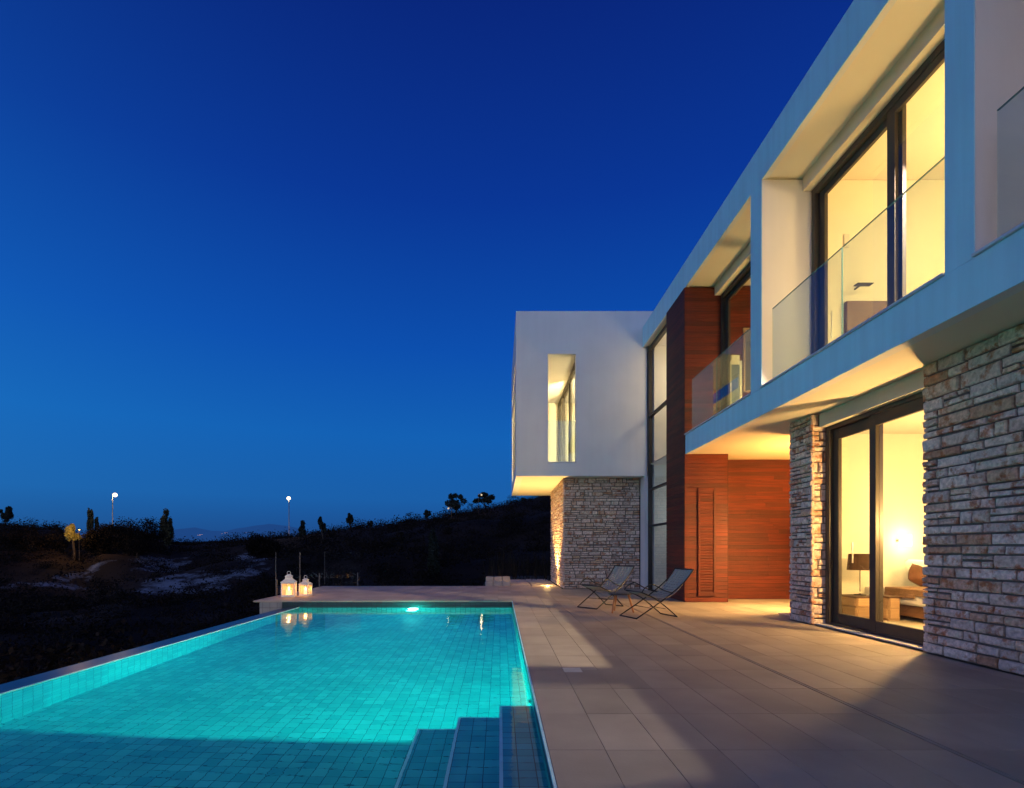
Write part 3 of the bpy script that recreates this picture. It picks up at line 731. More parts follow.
# ------------------------------------------------------------------ furniture indoors
bed = thing('bed', (7.3, 8.6, 0), 'low bed with white mattress and brown throw seen through the sliding door', 'bed')
part('bed_base', 'darkwood', [(6.45, 8.3, 8.15, 9.5, .08, .26)], .01, bed)
part('mattress', 'linen', [(6.40, 8.3, 8.10, 9.5, .262, .50)], .04, bed)
m = MB(); m.box(6.37, 7.6, 8.07, 8.95, .42, .53); m.box(6.36, 6.39, 8.3, 8.95, .38, .45); m.box(6.37, 7.6, 8.05, 8.08, .42, .5); m.build('throw', M['throw'], bed, .015)
def pillow(name, c, sx, sz, ry, mt, label):
    m = MB(); n = 10; vs = []; fs = []
    for i in range(n+1):
        for j in range(n+1):
            u = i/n*2-1; v = j/n*2-1; t = .09*((1-u**4)*(1-v**4))**.5
            vs.append((u*sx*(1-.08*v*v), -t, v*sz*(1-.08*u*u)))
    for i in range(n+1):
        for j in range(n+1):
            u = i/n*2-1; v = j/n*2-1; t = .09*((1-u**4)*(1-v**4))**.5
            vs.append((u*sx*(1-.08*v*v), t, v*sz*(1-.08*u*u)))
    N = (n+1)*(n+1)
    for i in range(n):
        for j in range(n):
            a = i*(n+1)+j; fs.append((a, a+n+1, a+n+2, a+1)); fs.append((N+a, N+a+1, N+a+n+2, N+a+n+1))
    m.add(vs, fs, sm=True); o = m.build(name, M[mt]); o.location = c; o.rotation_euler = (R(-22), R(ry), 0); tag(o, label, 'cushion')
pillow('cushion', (7.0, 9.00, .70), .19, .17, 28, 'cushion', 'dark brown cushion tilted on the bed behind the sliding door')
pillow('cushion', (7.25, 9.24, .76), .3, .22, 4, 'linen', 'white pillow behind the dark brown cushion on the bed')
def nightstand(x0, x1, y0, y1, h, label):
    t = thing('nightstand', ((x0+x1)/2, (y0+y1)/2, 0), label, 'nightstand', 'nightstands in the lit bedroom')
    part('cabinet', 'cabinet', [(x0, x1, y0, y1, .012, h-.03)], .004, t)
    part('tabletop', 'darkwood', [(x0-.02, x1+.02, y0-.02, y1+.02, h-.029, h)], .004, t)
    for k in range(2): part('drawer', 'cabinet', [(x0-.016, x0-.001, y0+.02, y1-.02, .05+k*.17, .2+k*.17)], .003, t)
    for k in range(2): part('drawer', 'cabinet', [(x0+.02, x1-.02, y0-.016, y0-.001, .05+k*.17, .2+k*.17)], .003, t)
nightstand(5.78, 6.10, 8.75, 9.2, .38, 'low oak nightstand under the dark shaded table lamp')
nightstand(6.15, 6.33, 8.55, 8.95, .40, 'low oak nightstand close against the side of the bed')
tl_ = thing('table_lamp', (6.0, 9.0, .38), 'table lamp with dark brown drum shade on thin stem', 'lamp')
m = MB(); m.lathe((6.0, 9.0, .38), [(.09, 0), (.09, .015), (.02, .02), (.012, .03)], 20); m.build('base', M['frame'], tl_)
m = MB(); m.tube([(6.0, 9.0, .44), (6.0, 9.0, .85)], .008, 8); m.build('stem', M['frame'], tl_)
m = MB(); n = 28
for k in range(n):
    a = 2*math.pi*k/n; b = 2*math.pi*(k+1)/n
    for (r0, r1) in ((.19, .165),):
        m.face([(6.0+r0*math.cos(a), 9+r0*math.sin(a), .80), (6.0+r0*math.cos(b), 9+r0*math.sin(b), .80), (6.0+r1*math.cos(b), 9+r1*math.sin(b), 1.07), (6.0+r1*math.cos(a), 9+r1*math.sin(a), 1.07)], r=.5, sm=True)
m.build('lamp_shade', M['shade'], tl_)
# bedside wall light
wl = thing('wall_light', (7.15, 9.55, 1.1), 'small glowing wall light above the bed head', 'wall light')
m = MB(); m.box(7.05, 7.25, 9.54, 9.6, 1.28, 1.32); m.build('bracket', M['steel'], wl)
m = MB(); m.box(7.06, 7.24, 9.5, 9.54, 1.2, 1.4); m.build('diffuser', M['warmlamp'], wl)
lamp('bed_light', 'POINT', (7.15, 9.25, 1.3), 15, (1, .78, .40), .08)
def ceiling_lamp(x, y, z, label):
    t = thing('ceiling_lamp', (x, y, z), label, 'ceiling lamp', 'round ceiling lamps inside the villa')
    m = MB(); m.lathe((x, y, z), [(.12, -.03), (.12, 0)], 20); m.build('housing', M['steel'], t)
    m = MB(); m.lathe((x, y, z), [(.09, -.045), (.10, -.031)], 20); m.build('diffuser', M['warmlamp'], t)
# upstairs
WARM = (1, .65, .23)
ceiling_lamp(6.45, 5.1, 6.829, 'round ceiling lamp in the upper room nearest the big window')
lamp('upper_beam', 'SPOT', (6.3, 4.99, 6.56), 3900, (1, .70, .50), .04, target=(-1, 7.0, 0), spot=64, blend=.05)
lamp('near_terrace_fill', 'SPOT', (6.3, 4.24, 6.56), 1500, (1, .74, .62), .04, target=(-.4, 2.9, 0), spot=86, blend=.05)  # spot added in the unlit near room to brighten the near terrace
lamp('upper_room_light', 'POINT', (5.45, 5.7, 4.3), 165, WARM, .3)
lamp('upper_room_light', 'POINT', (5.45, 7.2, 4.3), 20, WARM, .3)
lamp('upper_room_light', 'POINT', (7.0, 6.4, 5.6), 230, WARM, .3)
lamp('bath_light', 'POINT', (5.5, 10.3, 4.4), 135, WARM, .2)
lamp('stair_light', 'POINT', (5.2, 14.0, 5.8), 60, (1, .78, .5), .3)
lamp('stair_light', 'POINT', (5.4, 14.2, 2.2), 20, (.8, .9, 1), .3)
# headboard, switch and shelf upstairs
o = part('headboard', 'teakdark', [(5.28, 5.92, 8.22, 8.298, 3.54, 4.93)], .01, None); tag(o, 'dark wood panel standing inside the upper glazed room', 'headboard')
o = part('thermostat', 'lid', [(5.28, 5.36, 8.28, 8.298, 5.78, 5.98)], .004, None); tag(o, 'small plate on the wall of the upper glazed room', 'switch')
sh = thing('wall_reading_lamp', (5.45, 8.2, 5.12), 'small dark lamp above the wood panel upstairs', 'wall light')
part('arm', 'frame', [(5.44, 5.46, 8.1, 8.298, 5.13, 5.15)], 0, sh); part('lamp_head', 'frame', [(5.34, 5.58, 8.06, 8.16, 5.115, 5.13)], .004, sh)
# bathroom mirror + door seen in the far upper bay
mi = thing('wall_mirror', (5.45, 11.55, 5.2), 'framed tall mirror on the wood wall of the far upper room', 'mirror')
part('glass', 'mirror', [(5.26, 5.62, 11.58, 11.60, 4.55, 5.85)], 0, mi)
part('frame', 'cabinet', [(5.22, 5.26, 11.57, 11.61, 4.51, 5.89), (5.62, 5.66, 11.57, 11.61, 4.51, 5.89), (5.26, 5.62, 11.57, 11.61, 5.85, 5.89), (5.26, 5.62, 11.57, 11.61, 4.51, 4.55)], 0, mi)
dr = part('inner_door', 'bluedoor', [(4.95, 5.13, 11.56, 11.61, 3.54, 5.1)], .004)
part('door_frame', 'cream', [(4.91, 4.95, 11.55, 11.62, 3.54, 5.18), (5.13, 5.18, 11.55, 11.62, 3.54, 5.18), (4.95, 5.13, 11.55, 11.62, 5.1, 5.3)], 0, dr)
# ground floor room
ceiling_lamp(6.75, 7.9, Z1, 'round ceiling lamp in the ground floor bedroom')
lamp('door_beam', 'POINT', (5.45, 6.70, 1.5), 320, (1, .58, .19), .05)
lamp('pillar_fill', 'POINT', (5.9, 4.9, 1.8), 260, (1, .56, .16), .1)  # unseen point added indoors to light the pillar's near face
lamp('bedroom_light', 'POINT', (7.2, 7.9, 2.0), 150, WARM, .25)
# patio fill lights, added out of view on the bedroom's outer wall
ps = thing('patio_fill_lamp', (6.1, 9.8, 2.0), 'added unseen lamp behind the stone pillar, lighting the covered patio', 'wall light')
m = MB(); m.box(6.04, 6.16, 9.802, 9.86, 1.9, 2.1); m.build('housing', M['blackbox'], ps)
m = MB(); m.box(6.06, 6.14, 9.862, 9.88, 1.92, 2.08); m.build('diffuser', M['warmlamp'], ps)
lamp('patio_fill_up', 'AREA', (6.3, 10.15, 1.7), 175, (1, .47, .10), .35, target=(6.2, 10.5, 4))
lamp('patio_fill_point', 'POINT', (7.6, 10.0, 1.5), 20, (1, .50, .12), .2)
lamp('patio_fill_down', 'AREA', (6.0, 10.1, 1.6), 230, (1, .56, .16), .5, target=(4.6, 10.4, 0))
# loggia light and uplight at the stone base
lamp('loggia_light', 'POINT', (1.75, 18.6, 5.6), 85, (1, .66, .22), .12)
lamp('wing_room_light', 'POINT', (3.3, 16.8, 5.0), 1300, (1, .80, .42), .2)
gu = thing('ground_uplight', (1.5, 16.9, .0), 'recessed round uplight in the ground beside the stone base', 'ground light')
m = MB(); m.lathe((1.5, 16.95, -.02), [(.09, -.05), (.09, .0), (.075, .022)], 20); m.build('housing', M['steel'], gu)
m = MB(); m.lathe((1.5, 16.95, .003), [(.06, 0), (.06, .004)], 16); m.build('diffuser', M['warmlamp'], gu)
lamp('uplight', 'POINT', (1.48, 16.95, .16), 22, (1, .60, .18), .05)
lamp('uplight_beam', 'SPOT', (1.35, 17.0, .1), 900, (1, .60, .18), .05, target=(1.3, 17.2, 3), spot=110, blend=.5)

# ------------------------------------------------------------------ terrace furniture
def lerp_path(prof, per=1): return prof
def smooth(pts, n=4):
    """Catmull-Rom"""
    out = []; P = [pts[0]]+list(pts)+[pts[-1]]
    for i in range(1, len(P)-2):
        for k in range(n):
            t = k/n; out.append(tuple(.5*((2*P[i][d])+(-P[i-1][d]+P[i+1][d])*t+(2*P[i-1][d]-5*P[i][d]+4*P[i+1][d]-P[i+2][d])*t*t+(-P[i-1][d]+3*P[i][d]-3*P[i+1][d]+P[i+2][d])*t**3) for d in range(len(pts[0]))))
    out.append(tuple(pts[-1])); return out
def deck_chair():
    """local frame: x from the front foot to the back, y across (0..W)"""
    W = .50
    root = thing('deck_chair', (0, 0, 0), '', 'deck chair', 'folding deck chairs on the terrace', local=True)
    A = [(0, .012), (.5, .29), (.85, .52), (1.02, .67), (1.13, .80)]; B = [(.81, .012), (.42, .30), (.1, .44)]
    def U(prof, r, yo=0):   # a bent loop of tube: up one side, across the ground, up the other
        a = [(s, yo, h) for s, h in smooth(prof, 3)]; b = [(s, W-yo, h) for s, h in smooth(prof, 3)]
        return a[::-1]+b
    m = MB(); m.tube(U(A, .011), .011, 8); m.tube([(1.13, 0, .80), (1.13, W, .80)], .011, 8); m.build('back_frame', M['chairmetal'], root)
    m = MB(); m.tube(U(B, .011, .025), .011, 8); m.tube([(.1, .025, .44), (.1, W-.025, .44)], .011, 8); m.build('seat_frame', M['chairmetal'], root)
    m = MB(); m.tube([(.30, .02, .17), (.30, W-.02, .17)], .007, 6); m.tube([(.58, .03, .15), (.58, W-.03, .15)], .007, 6); m.build('stretcher', M['chairmetal'], root)
    C = smooth([(.10, .44), (.13, .49), (.22, .545), (.32, .56), (.5, .47), (.70, .41)], 4)
    for y in (-.015, W+.015):
        m = MB(); m.tube([(s, y, h) for s, h in C], .010, 8); m.build('armrest', M['chairmetal'], root)
    S = smooth([(.1, .445), (.35, .36), (.58, .335), (.80, .44), (1.0, .645), (1.13, .805)], 5)
    m = MB()
    for (p, q) in zip(S, S[1:]):
        for k in range(6):
            y0 = .02+(W-.04)*k/6; y1 = .02+(W-.04)*(k+1)/6
            sag = lambda y: -.02*(1-((y-W/2)/(W/2))**2)
            m.face([(p[0], y0, p[1]+sag(y0)), (q[0], y0, q[1]+sag(y0)), (q[0], y1, q[1]+sag(y1)), (p[0], y1, p[1]+sag(y1))], r=.5, sm=True)
    o = m.build('sling', M['sling'], root); so = o.modifiers.new('thick', 'SOLIDIFY'); so.thickness = .006
    return root
ch = deck_chair()
ch['label'] = 'grey sling deck chair on the right, in front of the wood clad wall'
ch.location = (2.23, 8.82, 0); ch.rotation_euler = (0, 0, math.atan2(.33, .94))
c2 = ch.copy(); COL.objects.link(c2)
for k in list(ch.children):
    q = k.copy(); COL.objects.link(q); q.parent = c2
c2['label'] = 'grey sling deck chair on the left, in front of the stone base'
c2.location = (1.84, 10.26, 0); c2.rotation_euler = (0, 0, math.atan2(.62, .78))
tb = thing('side_table', (2.18, 9.81, 0), 'small low round side table with dark top and three wooden legs between the deck chairs', 'side table', local=True, rz=R(8))
m = MB(); m.lathe((0, 0, .325), [(.20, 0), (.21, .004), (.21, .018), (.205, .022)], 28); m.build('tabletop', M['darktop'], tb)
for k in range(3):
    a = R(215+120*k); m = MB(); m.tube([(.24*math.cos(a), .24*math.sin(a), .003), (.15*math.cos(a), .15*math.sin(a), .325)], [.016, .021], 8); m.build('leg', M['teak'], tb)

def lantern(x, y, w, hb, hr, label, rz):
    t = thing('lantern', (x, y, 0.003), label, 'lantern', 'lit candle lanterns on the pool end of the terrace', local=True, rz=rz)
    h = w/2
    m = MB(); m.box(-h-.015, h+.015, -h-.015, h+.015, 0, .03); m.build('base', M['lanternw'], t, .004)
    m = MB()
    for a in (-1, 1):
        for b in (-1, 1): m.box(a*h-.011, a*h+.011, b*h-.011, b*h+.011, .031, hb)
    for z in (.031+(hb)*.0, hb-.02): 
        for s in (-1, 1):
            m.box(-h+.011, h-.011, s*h-.009, s*h+.009, z, z+.02); m.box(s*h-.009, s*h+.009, -h+.011, h-.011, z, z+.02)
    for s in (-1, 1):
        m.box(-.004, .004, s*h-.004, s*h+.004, .05, hb-.02); m.box(s*h-.004, s*h+.004, -.004, .004, .05, hb-.02)
        m.box(-h+.011, -.004, s*h-.004, s*h+.004, hb*.55, hb*.55+.008); m.box(.004, h-.011, s*h-.004, s*h+.004, hb*.55, hb*.55+.008)
    m.build('frame', M['lanternw'], t)
    m = MB()
    for s in (-1, 1):
        q = h-.002
        m.face([(-q, s*q, .05), (q, s*q, .05), (q, s*q, hb-.02), (-q, s*q, hb-.02)]); m.face([(s*q, -q, .05), (s*q, q, .05), (s*q, q, hb-.02), (s*q, -q, hb-.02)])
    m.build('pane', M['lglass'], t)
    m = MB(); z = hb
    prof = [(h+.02, z+.001), (h+.02, z+.015), (h*.55, z+hr*.45), (h*.5, z+hr*.5), (h*.5, z+hr*.72), (h*.62, z+hr*.74), (h*.2, z+hr)]
    vs = []; fs = []
    for (r_, zz) in prof: vs += [(-r_, -r_, zz), (r_, -r_, zz), (r_, r_, zz), (-r_, r_, zz)]
    for i in range(len(prof)-1):
        for k in range(4): fs.append((i*4+k, i*4+(k+1) % 4, i*4+4+(k+1) % 4, i*4+4+k))
    fs.append((3, 2, 1, 0)); fs.append(tuple(len(vs)-4+k for k in range(4)))
    m.add(vs, fs); rf = m.build('roof', M['lanternw'], t, .004)
    m = MB(); m.tube([(.04*math.cos(k*math.pi/8), 0, z+hr+.03+.04*math.sin(k*math.pi/8)) for k in range(16)], .005, 6, closed=True); m.build('ring', M['lanternw'], rf)
    m = MB(); m.lathe((0, 0, .031), [(w*.2, 0), (w*.2, hb*.36), (w*.17, hb*.37)], 16); cd = m.build('candle', M['wax'], t)
    m = MB(); m.lathe((0, 0, .031+hb*.38), [(.006, 0), (.022, .02), (.018, .045), (.003, .085)], 10); m.build('flame', M['candle'], cd)
    lp = lamp('candle_light', 'POINT', (x, y, hb*.55+.03), 6 if w > .25 else 4.5, (1, .38, .08), .035)
lantern(-5.09, 13.02, .29, .34, .20, 'taller white candle lantern at the corner of the terrace', R(12))
lantern(-4.77, 13.25, .21, .28, .15, 'shorter white candle lantern beside the taller one', R(-8))

# glass fence
gf = thing('glass_fence', (-5.6, 15, 0), 'frameless glass fence with short steel posts along the terrace corner', 'fence')
FX = -5.42
for a, b in ((13.05, 14.60), (14.64, 16.70)):
    m = MB(); m.face([(FX, a, .05), (FX, b, .05), (FX, b, 1.07), (FX, a, 1.07)]); gp = m.build('glass_panel', M['fglass'], gf)
    for e in (a, b-.008): m = MB(); m.box(FX-.004, FX+.006, e, e+.008, .05, 1.07); m.build('edge', M['fencepost'], gp)
m = MB(); m.face([(-5.38, 16.7, .05), (-4.32, 16.7, .05), (-4.32, 16.7, 1.07), (-5.38, 16.7, 1.07)]); m.build('glass_panel', M['fglass'], gf)
for (x, y) in ((FX, 13.1), (FX, 14.62), (FX, 16.2), (-4.4, 16.706)):
    m = MB(); m.box(x-.014, x+.014, y-.02, y+.02, .002, .42); m.build('post', M['fencepost'], gf, .003)

# stone seat and path beyond the terrace
m = MB()
for k in range(3):
    for j in range(2): m.box(-.46+k*.27, -.21+k*.27, 16.95+j*.55, 17.46+j*.55, -.1 if j == 0 else .02, .12 if j == 0 else .24, None)
o = m.build('stone_steps', M['paving'], bevel=.015); tag(o, 'low block of stone steps behind the far edge of the terrace', 'steps')
m = MB()
for (a, b, c, d) in ((.36, .95, 16.9, 18.6), (1.0, 1.78, 16.9, 17.9), (1.0, 1.78, 17.98, 19.2), (.36, .95, 18.7, 20.3), (1.0, 1.78, 19.3, 21), (-.3, .3, 18.3, 19.8)):
    m.box(a, b, c, d, -.3, -.02+random.uniform(0, .05))
m.build('paving_path', M['paving'], bevel=.015, kind='structure')
m = MB(); m.box(-.6, 9, 16.8, 26, -3, -.14); m.build('rear_ground', mat('rear_earth', (.05, .05, .035), .95, var=.3, nscale=2, bump=.6, bscale=12, spec=.1), kind='structure')

# ------------------------------------------------------------------ vegetation
def leafcloud(mb, c, rx, ry, rz, n, size, seed, clumps=14):
    rnd = random.Random(seed); cl = []
    for _ in range(clumps):
        while True:
            p = Vector((rnd.uniform(-1, 1), rnd.uniform(-1, 1), rnd.uniform(-1, 1)))
            if p.length < 1: break
        cl.append((p*.82, rnd.uniform(.18, .42)))
    for _ in range(n):
        p, r = rnd.choice(cl); d = Vector((rnd.gauss(0, 1), rnd.gauss(0, 1), rnd.gauss(0, 1))).normalized()*r*rnd.uniform(.4, 1)
        q = p+d; q = Vector((c[0]+q.x*rx, c[1]+q.y*ry, c[2]+q.z*rz))
        a = Vector((rnd.gauss(0, 1), rnd.gauss(0, 1), rnd.gauss(0, 1))).normalized(); b = a.cross(Vector((rnd.gauss(0, 1), rnd.gauss(0, 1), rnd.gauss(0, 1)))).normalized()
        s = size*rnd.uniform(.6, 1.4)
        mb.face([q-a*s, q+b*s*.45, q+a*s, q-b*s*.45], r=rnd.random())
def tree(px, ytop, ybase, wpx, D, label, name='tree', kind='round', mt='leaf', seed=1, trunk=.35, group=None):
    x = (px-500)/F*D; zt = (549-ytop)/F*D+EYE; zb = (549-ybase)/F*D+EYE; w = wpx/F*D/2
    g = terrain_h(x, D); zb = min(zb, g+.3) if abs(zb-g) < 3 else zb
    z0 = min(zb, g); H = zt-zb; t = thing(name, (x, D, z0), label, 'tree', group)
    m = MB(); tz = zb+H*(trunk if kind != 'cypress' else .1)
    m.tube([(x, D, z0-.3), (x+.04*H, D, (z0+tz)/2), (x, D, tz), (x+.02, D, zt-H*.15)], [H*.035+.03, H*.028+.02, H*.022+.02, .02], 8)
    rnd = random.Random(seed)
    for k in range(5):
        a = rnd.uniform(0, 6.28); e = (x+math.cos(a)*w*.6, D+math.sin(a)*w*.6, tz+(zt-tz)*rnd.uniform(.3, .7)); m.tube([(x, D, tz), e], [.03*H*.4+.01, .01], 5)
    m.build('trunk', M['bark'], t)
    m = MB(); cz = (tz+zt)/2; n = 3800
    if kind == 'cypress': leafcloud(m, (x, D, (zb+.08*H+zt)/2), w, w, (zt-zb)*.46, n, .028*H+.02, seed, 26)
    elif kind == 'mound': leafcloud(m, (x, D, (zb+zt)/2), w, w, (zt-zb)*.55, 9000, .10, seed, 46)
    else: leafcloud(m, (x, D, cz), w, w, (zt-tz)*.56, n, .032*H+.02, seed)
    m.build('crown', M[mt], t); return t
G2 = 'small trees on the skyline'
tree(5, 504, 526, 12, 80, 'dark tree at the far left on the skyline', seed=3, trunk=.15)
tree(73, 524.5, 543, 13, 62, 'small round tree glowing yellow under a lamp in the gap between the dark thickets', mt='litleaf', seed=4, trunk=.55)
tree(90, 507, 530, 6, 78, 'taller of the two slim cypresses left of the street lamp', 'cypress', 'cypress', 'leafy', 5)
tree(96.5, 516, 530, 4, 78, 'shorter dark cypress just left of the street lamp', 'cypress', 'cypress', 'leaf', 6)
tree(167, 509, 545, 11, 70, 'slender poplar standing alone right of the big dark thicket', 'poplar_tree', 'cypress', 'leafy', 7)
tree(350, 513, 532, 8, 88, 'thin tree with small round crown right of the second street lamp', seed=8, trunk=.45)
tree(371, 519, 531, 8, 88, 'stunted small tree leaning on the skyline', seed=9, trunk=.35)
tree(427, 508, 521, 9, 88, 'small bushy tree at the start of the rising slope', seed=10, trunk=.2)
tree(456, 494, 518, 20, 88, 'round tree on the ridge with the lower hillside lamp', seed=11, trunk=.3)
tree(485, 490, 512, 26, 88, 'widest tree on the ridge, beside the higher hillside lamp', seed=12, trunk=.25)
tree(526, 496, 506, 14, 90, 'sparse low tree on the ridge near the villa', seed=13, trunk=.2)
tree(322, 516, 538, 9, 70, 'wispy shrub like tree poking over the skyline behind the glass fence', seed=14, trunk=.3)
tree(302, 521, 540, 11, 74, 'low shrubby tree just right of the middle street lamp', seed=15, trunk=.2)
tree(434, 528, 590, 13, 45, 'tall dark poplar on the slope behind the pool', 'poplar_tree', 'cypress', 'leaf', 16)
tree(30, 525, 556, 74, 62, 'broad dark thicket at the left', 'thicket', 'mound', 'scrub', 17)
tree(137, 517, 556, 58, 62, 'tall rounded dark thicket under the left street lamp', 'thicket', 'mound', 'scrub', 18)
tree(105, 526, 556, 40, 63, 'lower dark thicket joining the rounded one', 'thicket', 'mound', 'scrub', 19)
tree(262, 535, 560, 40, 62, 'low dark thicket in front of the mountains', 'thicket', 'mound', 'scrub', 20)

# scrub cover over the slopes
def near_rock(x, y):
    return any(math.hypot(x-a, (y-b)*.7) < r*.95 for a, b, r in ROCK)
sb = MB(); rnd = random.Random(99); cnt = 0
def bush(mb, x, y, s, n):
    z = terrain_h(x, y)
    for _ in range(n):
        d = Vector((rnd.gauss(0, .45), rnd.gauss(0, .45), abs(rnd.gauss(0, .27))))*s; q = Vector((x, y, z))+d
        a = Vector((rnd.gauss(0, 1), rnd.gauss(0, 1), rnd.gauss(0, 1))).normalized(); b = a.cross(Vector((rnd.gauss(0, 1), rnd.gauss(0, 1), rnd.gauss(0, 1)))).normalized()
        k = min(.16, s*.075)*rnd.uniform(.5, 1.3)
        mb.face([q-a*k, q+b*k*.5, q+a*k, q-b*k*.5], r=rnd.random())
while cnt < 3300:
    y = 8+rnd.random()**1.2*88; x = rnd.uniform(-.98*y-9, 14+.1*y)
    if x > -6.3 and y < 26: continue
    if near_rock(x, y) and rnd.random() < .6: continue
    bush(sb, x, y, rnd.uniform(.4, 1.5) if rnd.random() < .8 else rnd.uniform(1.4, 2.2), 95); cnt += 1
for k in range(330):
    x = rnd.uniform(-15, -6.2); y = rnd.uniform(1, 26); bush(sb, x, y, rnd.uniform(.5, 1.2), 210)
for k in range(90):
    y = rnd.uniform(38, 88); x = rnd.uniform(-.95*y, .1*y)
    if near_rock(x, y): continue
    z = terrain_h(x, y); w = rnd.uniform(1.0, 2.6)
    leafcloud(sb, (x, y, z+w*.25), w, w, w*.62, 420, .09, 500+k, 12)
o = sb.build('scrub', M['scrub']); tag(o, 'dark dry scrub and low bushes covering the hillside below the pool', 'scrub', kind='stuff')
# tall dry stems just behind the terrace
gs = MB()
for k in range(520):
    x = rnd.uniform(-6, -1) if rnd.random() < .5 else rnd.uniform(-1, 3); y = rnd.uniform(20, 30); z = terrain_h(x, y)-.1 if x < -.6 else -.16
    h = rnd.uniform(.5, 1.5); q = Vector((x, y, z)); t = Vector((rnd.gauss(0, .15), rnd.gauss(0, .15), 1))*h; w_ = Vector((.012, 0, 0))
    gs.face([q-w_, q+w_, q+t*.6+w_*.7, q+t, q+t*.6-w_*.7])
o = gs.build('dry_grass', M['grass']); tag(o, 'tall dry grass stems behind the far edge of the terrace', 'grass', kind='stuff')

# ------------------------------------------------------------------ street lamps
M['hill'] = emit_mat('hill_lamp_glow', (1, .80, .52), .95)
def street_lamp(px, ytop, ybase, D, side, label, power, mt='street', rad=.2, arm=.45, lr=.05, pm='pole'):
    x = (px-500)/F*D; zt = (549-ytop)/F*D+EYE; zb = (549-ybase)/F*D+EYE; g = terrain_h(x, D); zb = min(zb, g)
    t = thing('street_lamp', (x, D, zb), label, 'street lamp', 'street lamps on the hillside')
    m = MB(); m.tube([(x, D, zb-.2), (x, D, zb+(zt-zb)*.5), (x, D, zt)], [lr*1.5, lr*1.2, lr], 8); m.build('pole', M[pm], t)
    hx = x+side*arm
    m = MB(); m.tube([(x, D, zt-.15), (x+side*arm*.5, D-.05, zt-.05), (hx, D-.1, zt-.08)], .035, 6); m.build('arm', M['pole'], t)
    m = MB(); m.lathe((hx, D-.15, zt-.22), [(rad*.4, -rad*.9), (rad*.85, -rad*.5), (rad, 0), (rad*.85, rad*.5), (rad*.4, rad*.9)], 16); m.build('lamp_head', M[mt], t)
    lamp('street_light', 'POINT', (hx, D-.5, zt-.35), power, (1, .72, .38), .15)
street_lamp(112.6, 493.5, 530, 76, 1, 'street lamp on a tall pole above the rounded thicket at the left', 380, rad=.30)
street_lamp(289, 497, 545, 84, 0, 'street lamp on a pole behind the glass fence, right of the mountains', 380, rad=.30)
street_lamp(451.5, 507, 522, 80, -1, 'lower hillside lamp, left of the round ridge tree', 18, rad=.13, mt='hill', lr=.03, pm='bark')
street_lamp(478.5, 493.5, 515, 80, 1, 'higher hillside lamp in front of the widest ridge tree', 18, rad=.13, mt='hill', lr=.03, pm='bark')
lamp('garden_light', 'POINT', ((77-500)/F*60, 59.2, (549-529)/F*60+EYE), 420, (1, .55, .12), .15)
gl = thing('garden_lamp', ((79.3-500)/F*60, 60, terrain_h((79.3-500)/F*60, 60)), 'small amber lamp lighting the round tree in the gap', 'garden lamp')
x_ = gl.location.x; z_ = (549-529.8)/F*60+EYE
m = MB(); m.tube([(x_, 60, gl.location.z-.1), (x_, 60, z_-.1)], .03, 6); m.build('pole', M['bark'], gl)
m = MB(); m.lathe((x_, 60, z_), [(.03, -.05), (.08, 0), (.05, .05)], 10); m.build('lamp_head', M['sodium'], gl)

# ------------------------------------------------------------------ world
w = bpy.data.worlds.new('World'); sc.world = w; w.use_nodes = True
nt = w.node_tree; L = nt.links; bg = nt.nodes['Background']
tc = nt.nodes.new('ShaderNodeTexCoord'); sx = nt.nodes.new('ShaderNodeSeparateXYZ')
L.new(tc.outputs['Generated'], sx.inputs[0])
rp = nt.nodes.new('ShaderNodeValToRGB'); cr = rp.color_ramp
cr.elements[0].position = 0; cr.elements[0].color = (.012, .06, .22, 1)
cr.elements[1].position = 1; cr.elements[1].color = (.003, .012, .10, 1)
for p, c in ((.03, (.0118, .072, .262)), (.09, (.0105, .112, .39)), (.20, (.0065, .118, .455)), (.34, (.0036, .078, .42)), (.54, (.0026, .037, .30)), (.72, (.0024, .019, .195))):
    e = cr.elements.new(p); e.color = c+(1,)
L.new(sx.outputs['Z'], rp.inputs['Fac'])
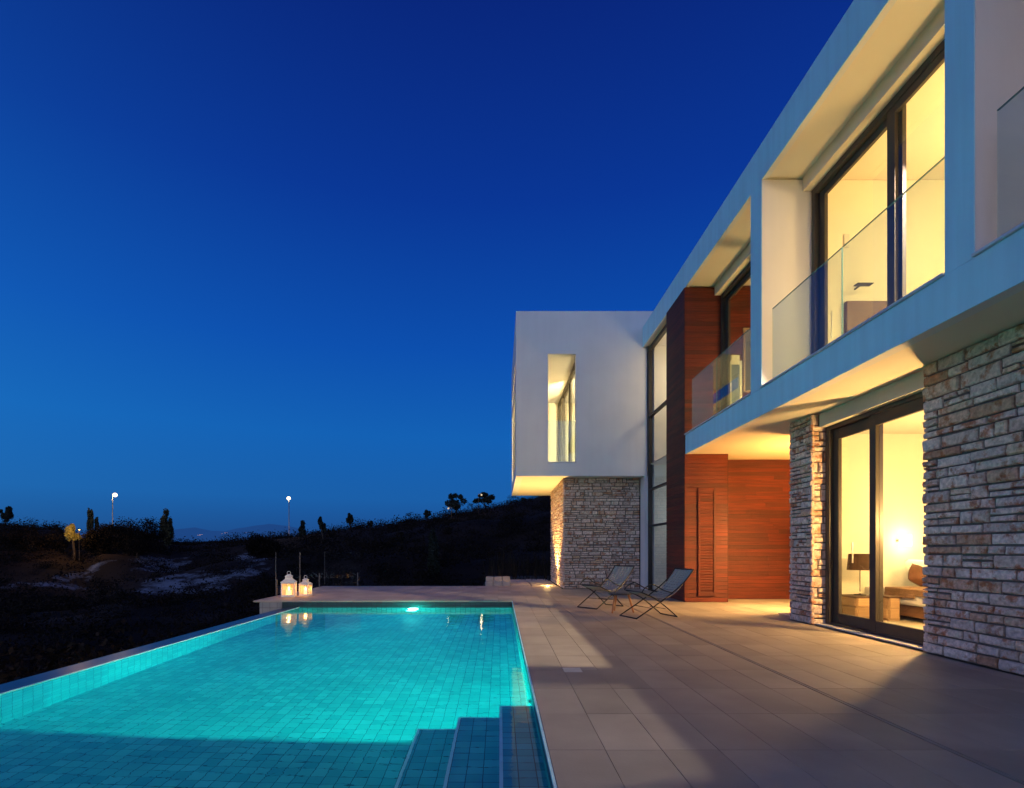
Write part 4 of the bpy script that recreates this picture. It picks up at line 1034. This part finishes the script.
def glow(direction, power, col):
    d = nt.nodes.new('ShaderNodeVectorMath'); d.operation = 'DOT_PRODUCT'; d.inputs[1].default_value = Vector(direction).normalized()
    L.new(tc.outputs['Generated'], d.inputs[0])
    mx = nt.nodes.new('ShaderNodeMath'); mx.operation = 'MAXIMUM'; mx.inputs[1].default_value = 0; L.new(d.outputs['Value'], mx.inputs[0])
    pw = nt.nodes.new('ShaderNodeMath'); pw.operation = 'POWER'; pw.inputs[1].default_value = power; L.new(mx.outputs[0], pw.inputs[0])
    s = nt.nodes.new('ShaderNodeVectorMath'); s.operation = 'SCALE'; s.inputs[0].default_value = col; L.new(pw.outputs[0], s.inputs['Scale'])
    return s.outputs[0]
def add(a, b):
    n = nt.nodes.new('ShaderNodeVectorMath'); n.operation = 'ADD'; L.new(a, n.inputs[0]); L.new(b, n.inputs[1]); return n.outputs[0]
sk = nt.nodes.new('ShaderNodeTexSky'); sk.sky_type = 'NISHITA'; sk.sun_disc = False; sk.sun_elevation = R(-4); sk.sun_rotation = R(215); sk.ozone_density = 3
c = add(rp.outputs['Color'], glow((-.02, -1, -.12), 5, (1.02, 1.15, 1.42)))   # the afterglow behind the camera
c = add(c, glow((-1, .25, .1), 5, (.004, .055, .10)))
c = add(c, glow((-1, -.45, -.15), 6, (.76, .74, .84)))
s = nt.nodes.new('ShaderNodeVectorMath'); s.operation = 'SCALE'; s.inputs['Scale'].default_value = .12; L.new(sk.outputs[0], s.inputs[0])
c = add(c, s.outputs[0])
L.new(c, bg.inputs['Color']); bg.inputs['Strength'].default_value = 1

# ------------------------------------------------------------------ render settings
sc.render.engine = 'CYCLES'
cy = sc.cycles; cy.use_denoising = True; cy.max_bounces = 8; cy.transparent_max_bounces = 16; cy.transmission_bounces = 6
cy.diffuse_bounces = 4; cy.glossy_bounces = 4; cy.sample_clamp_indirect = 4; cy.caustics_refractive = True; cy.caustics_reflective = False
cy.use_adaptive_sampling = True; cy.adaptive_threshold = .02; cy.blur_glossy = .5
sc.view_settings.view_transform = 'Standard'; sc.view_settings.look = 'None'; sc.view_settings.exposure = 0
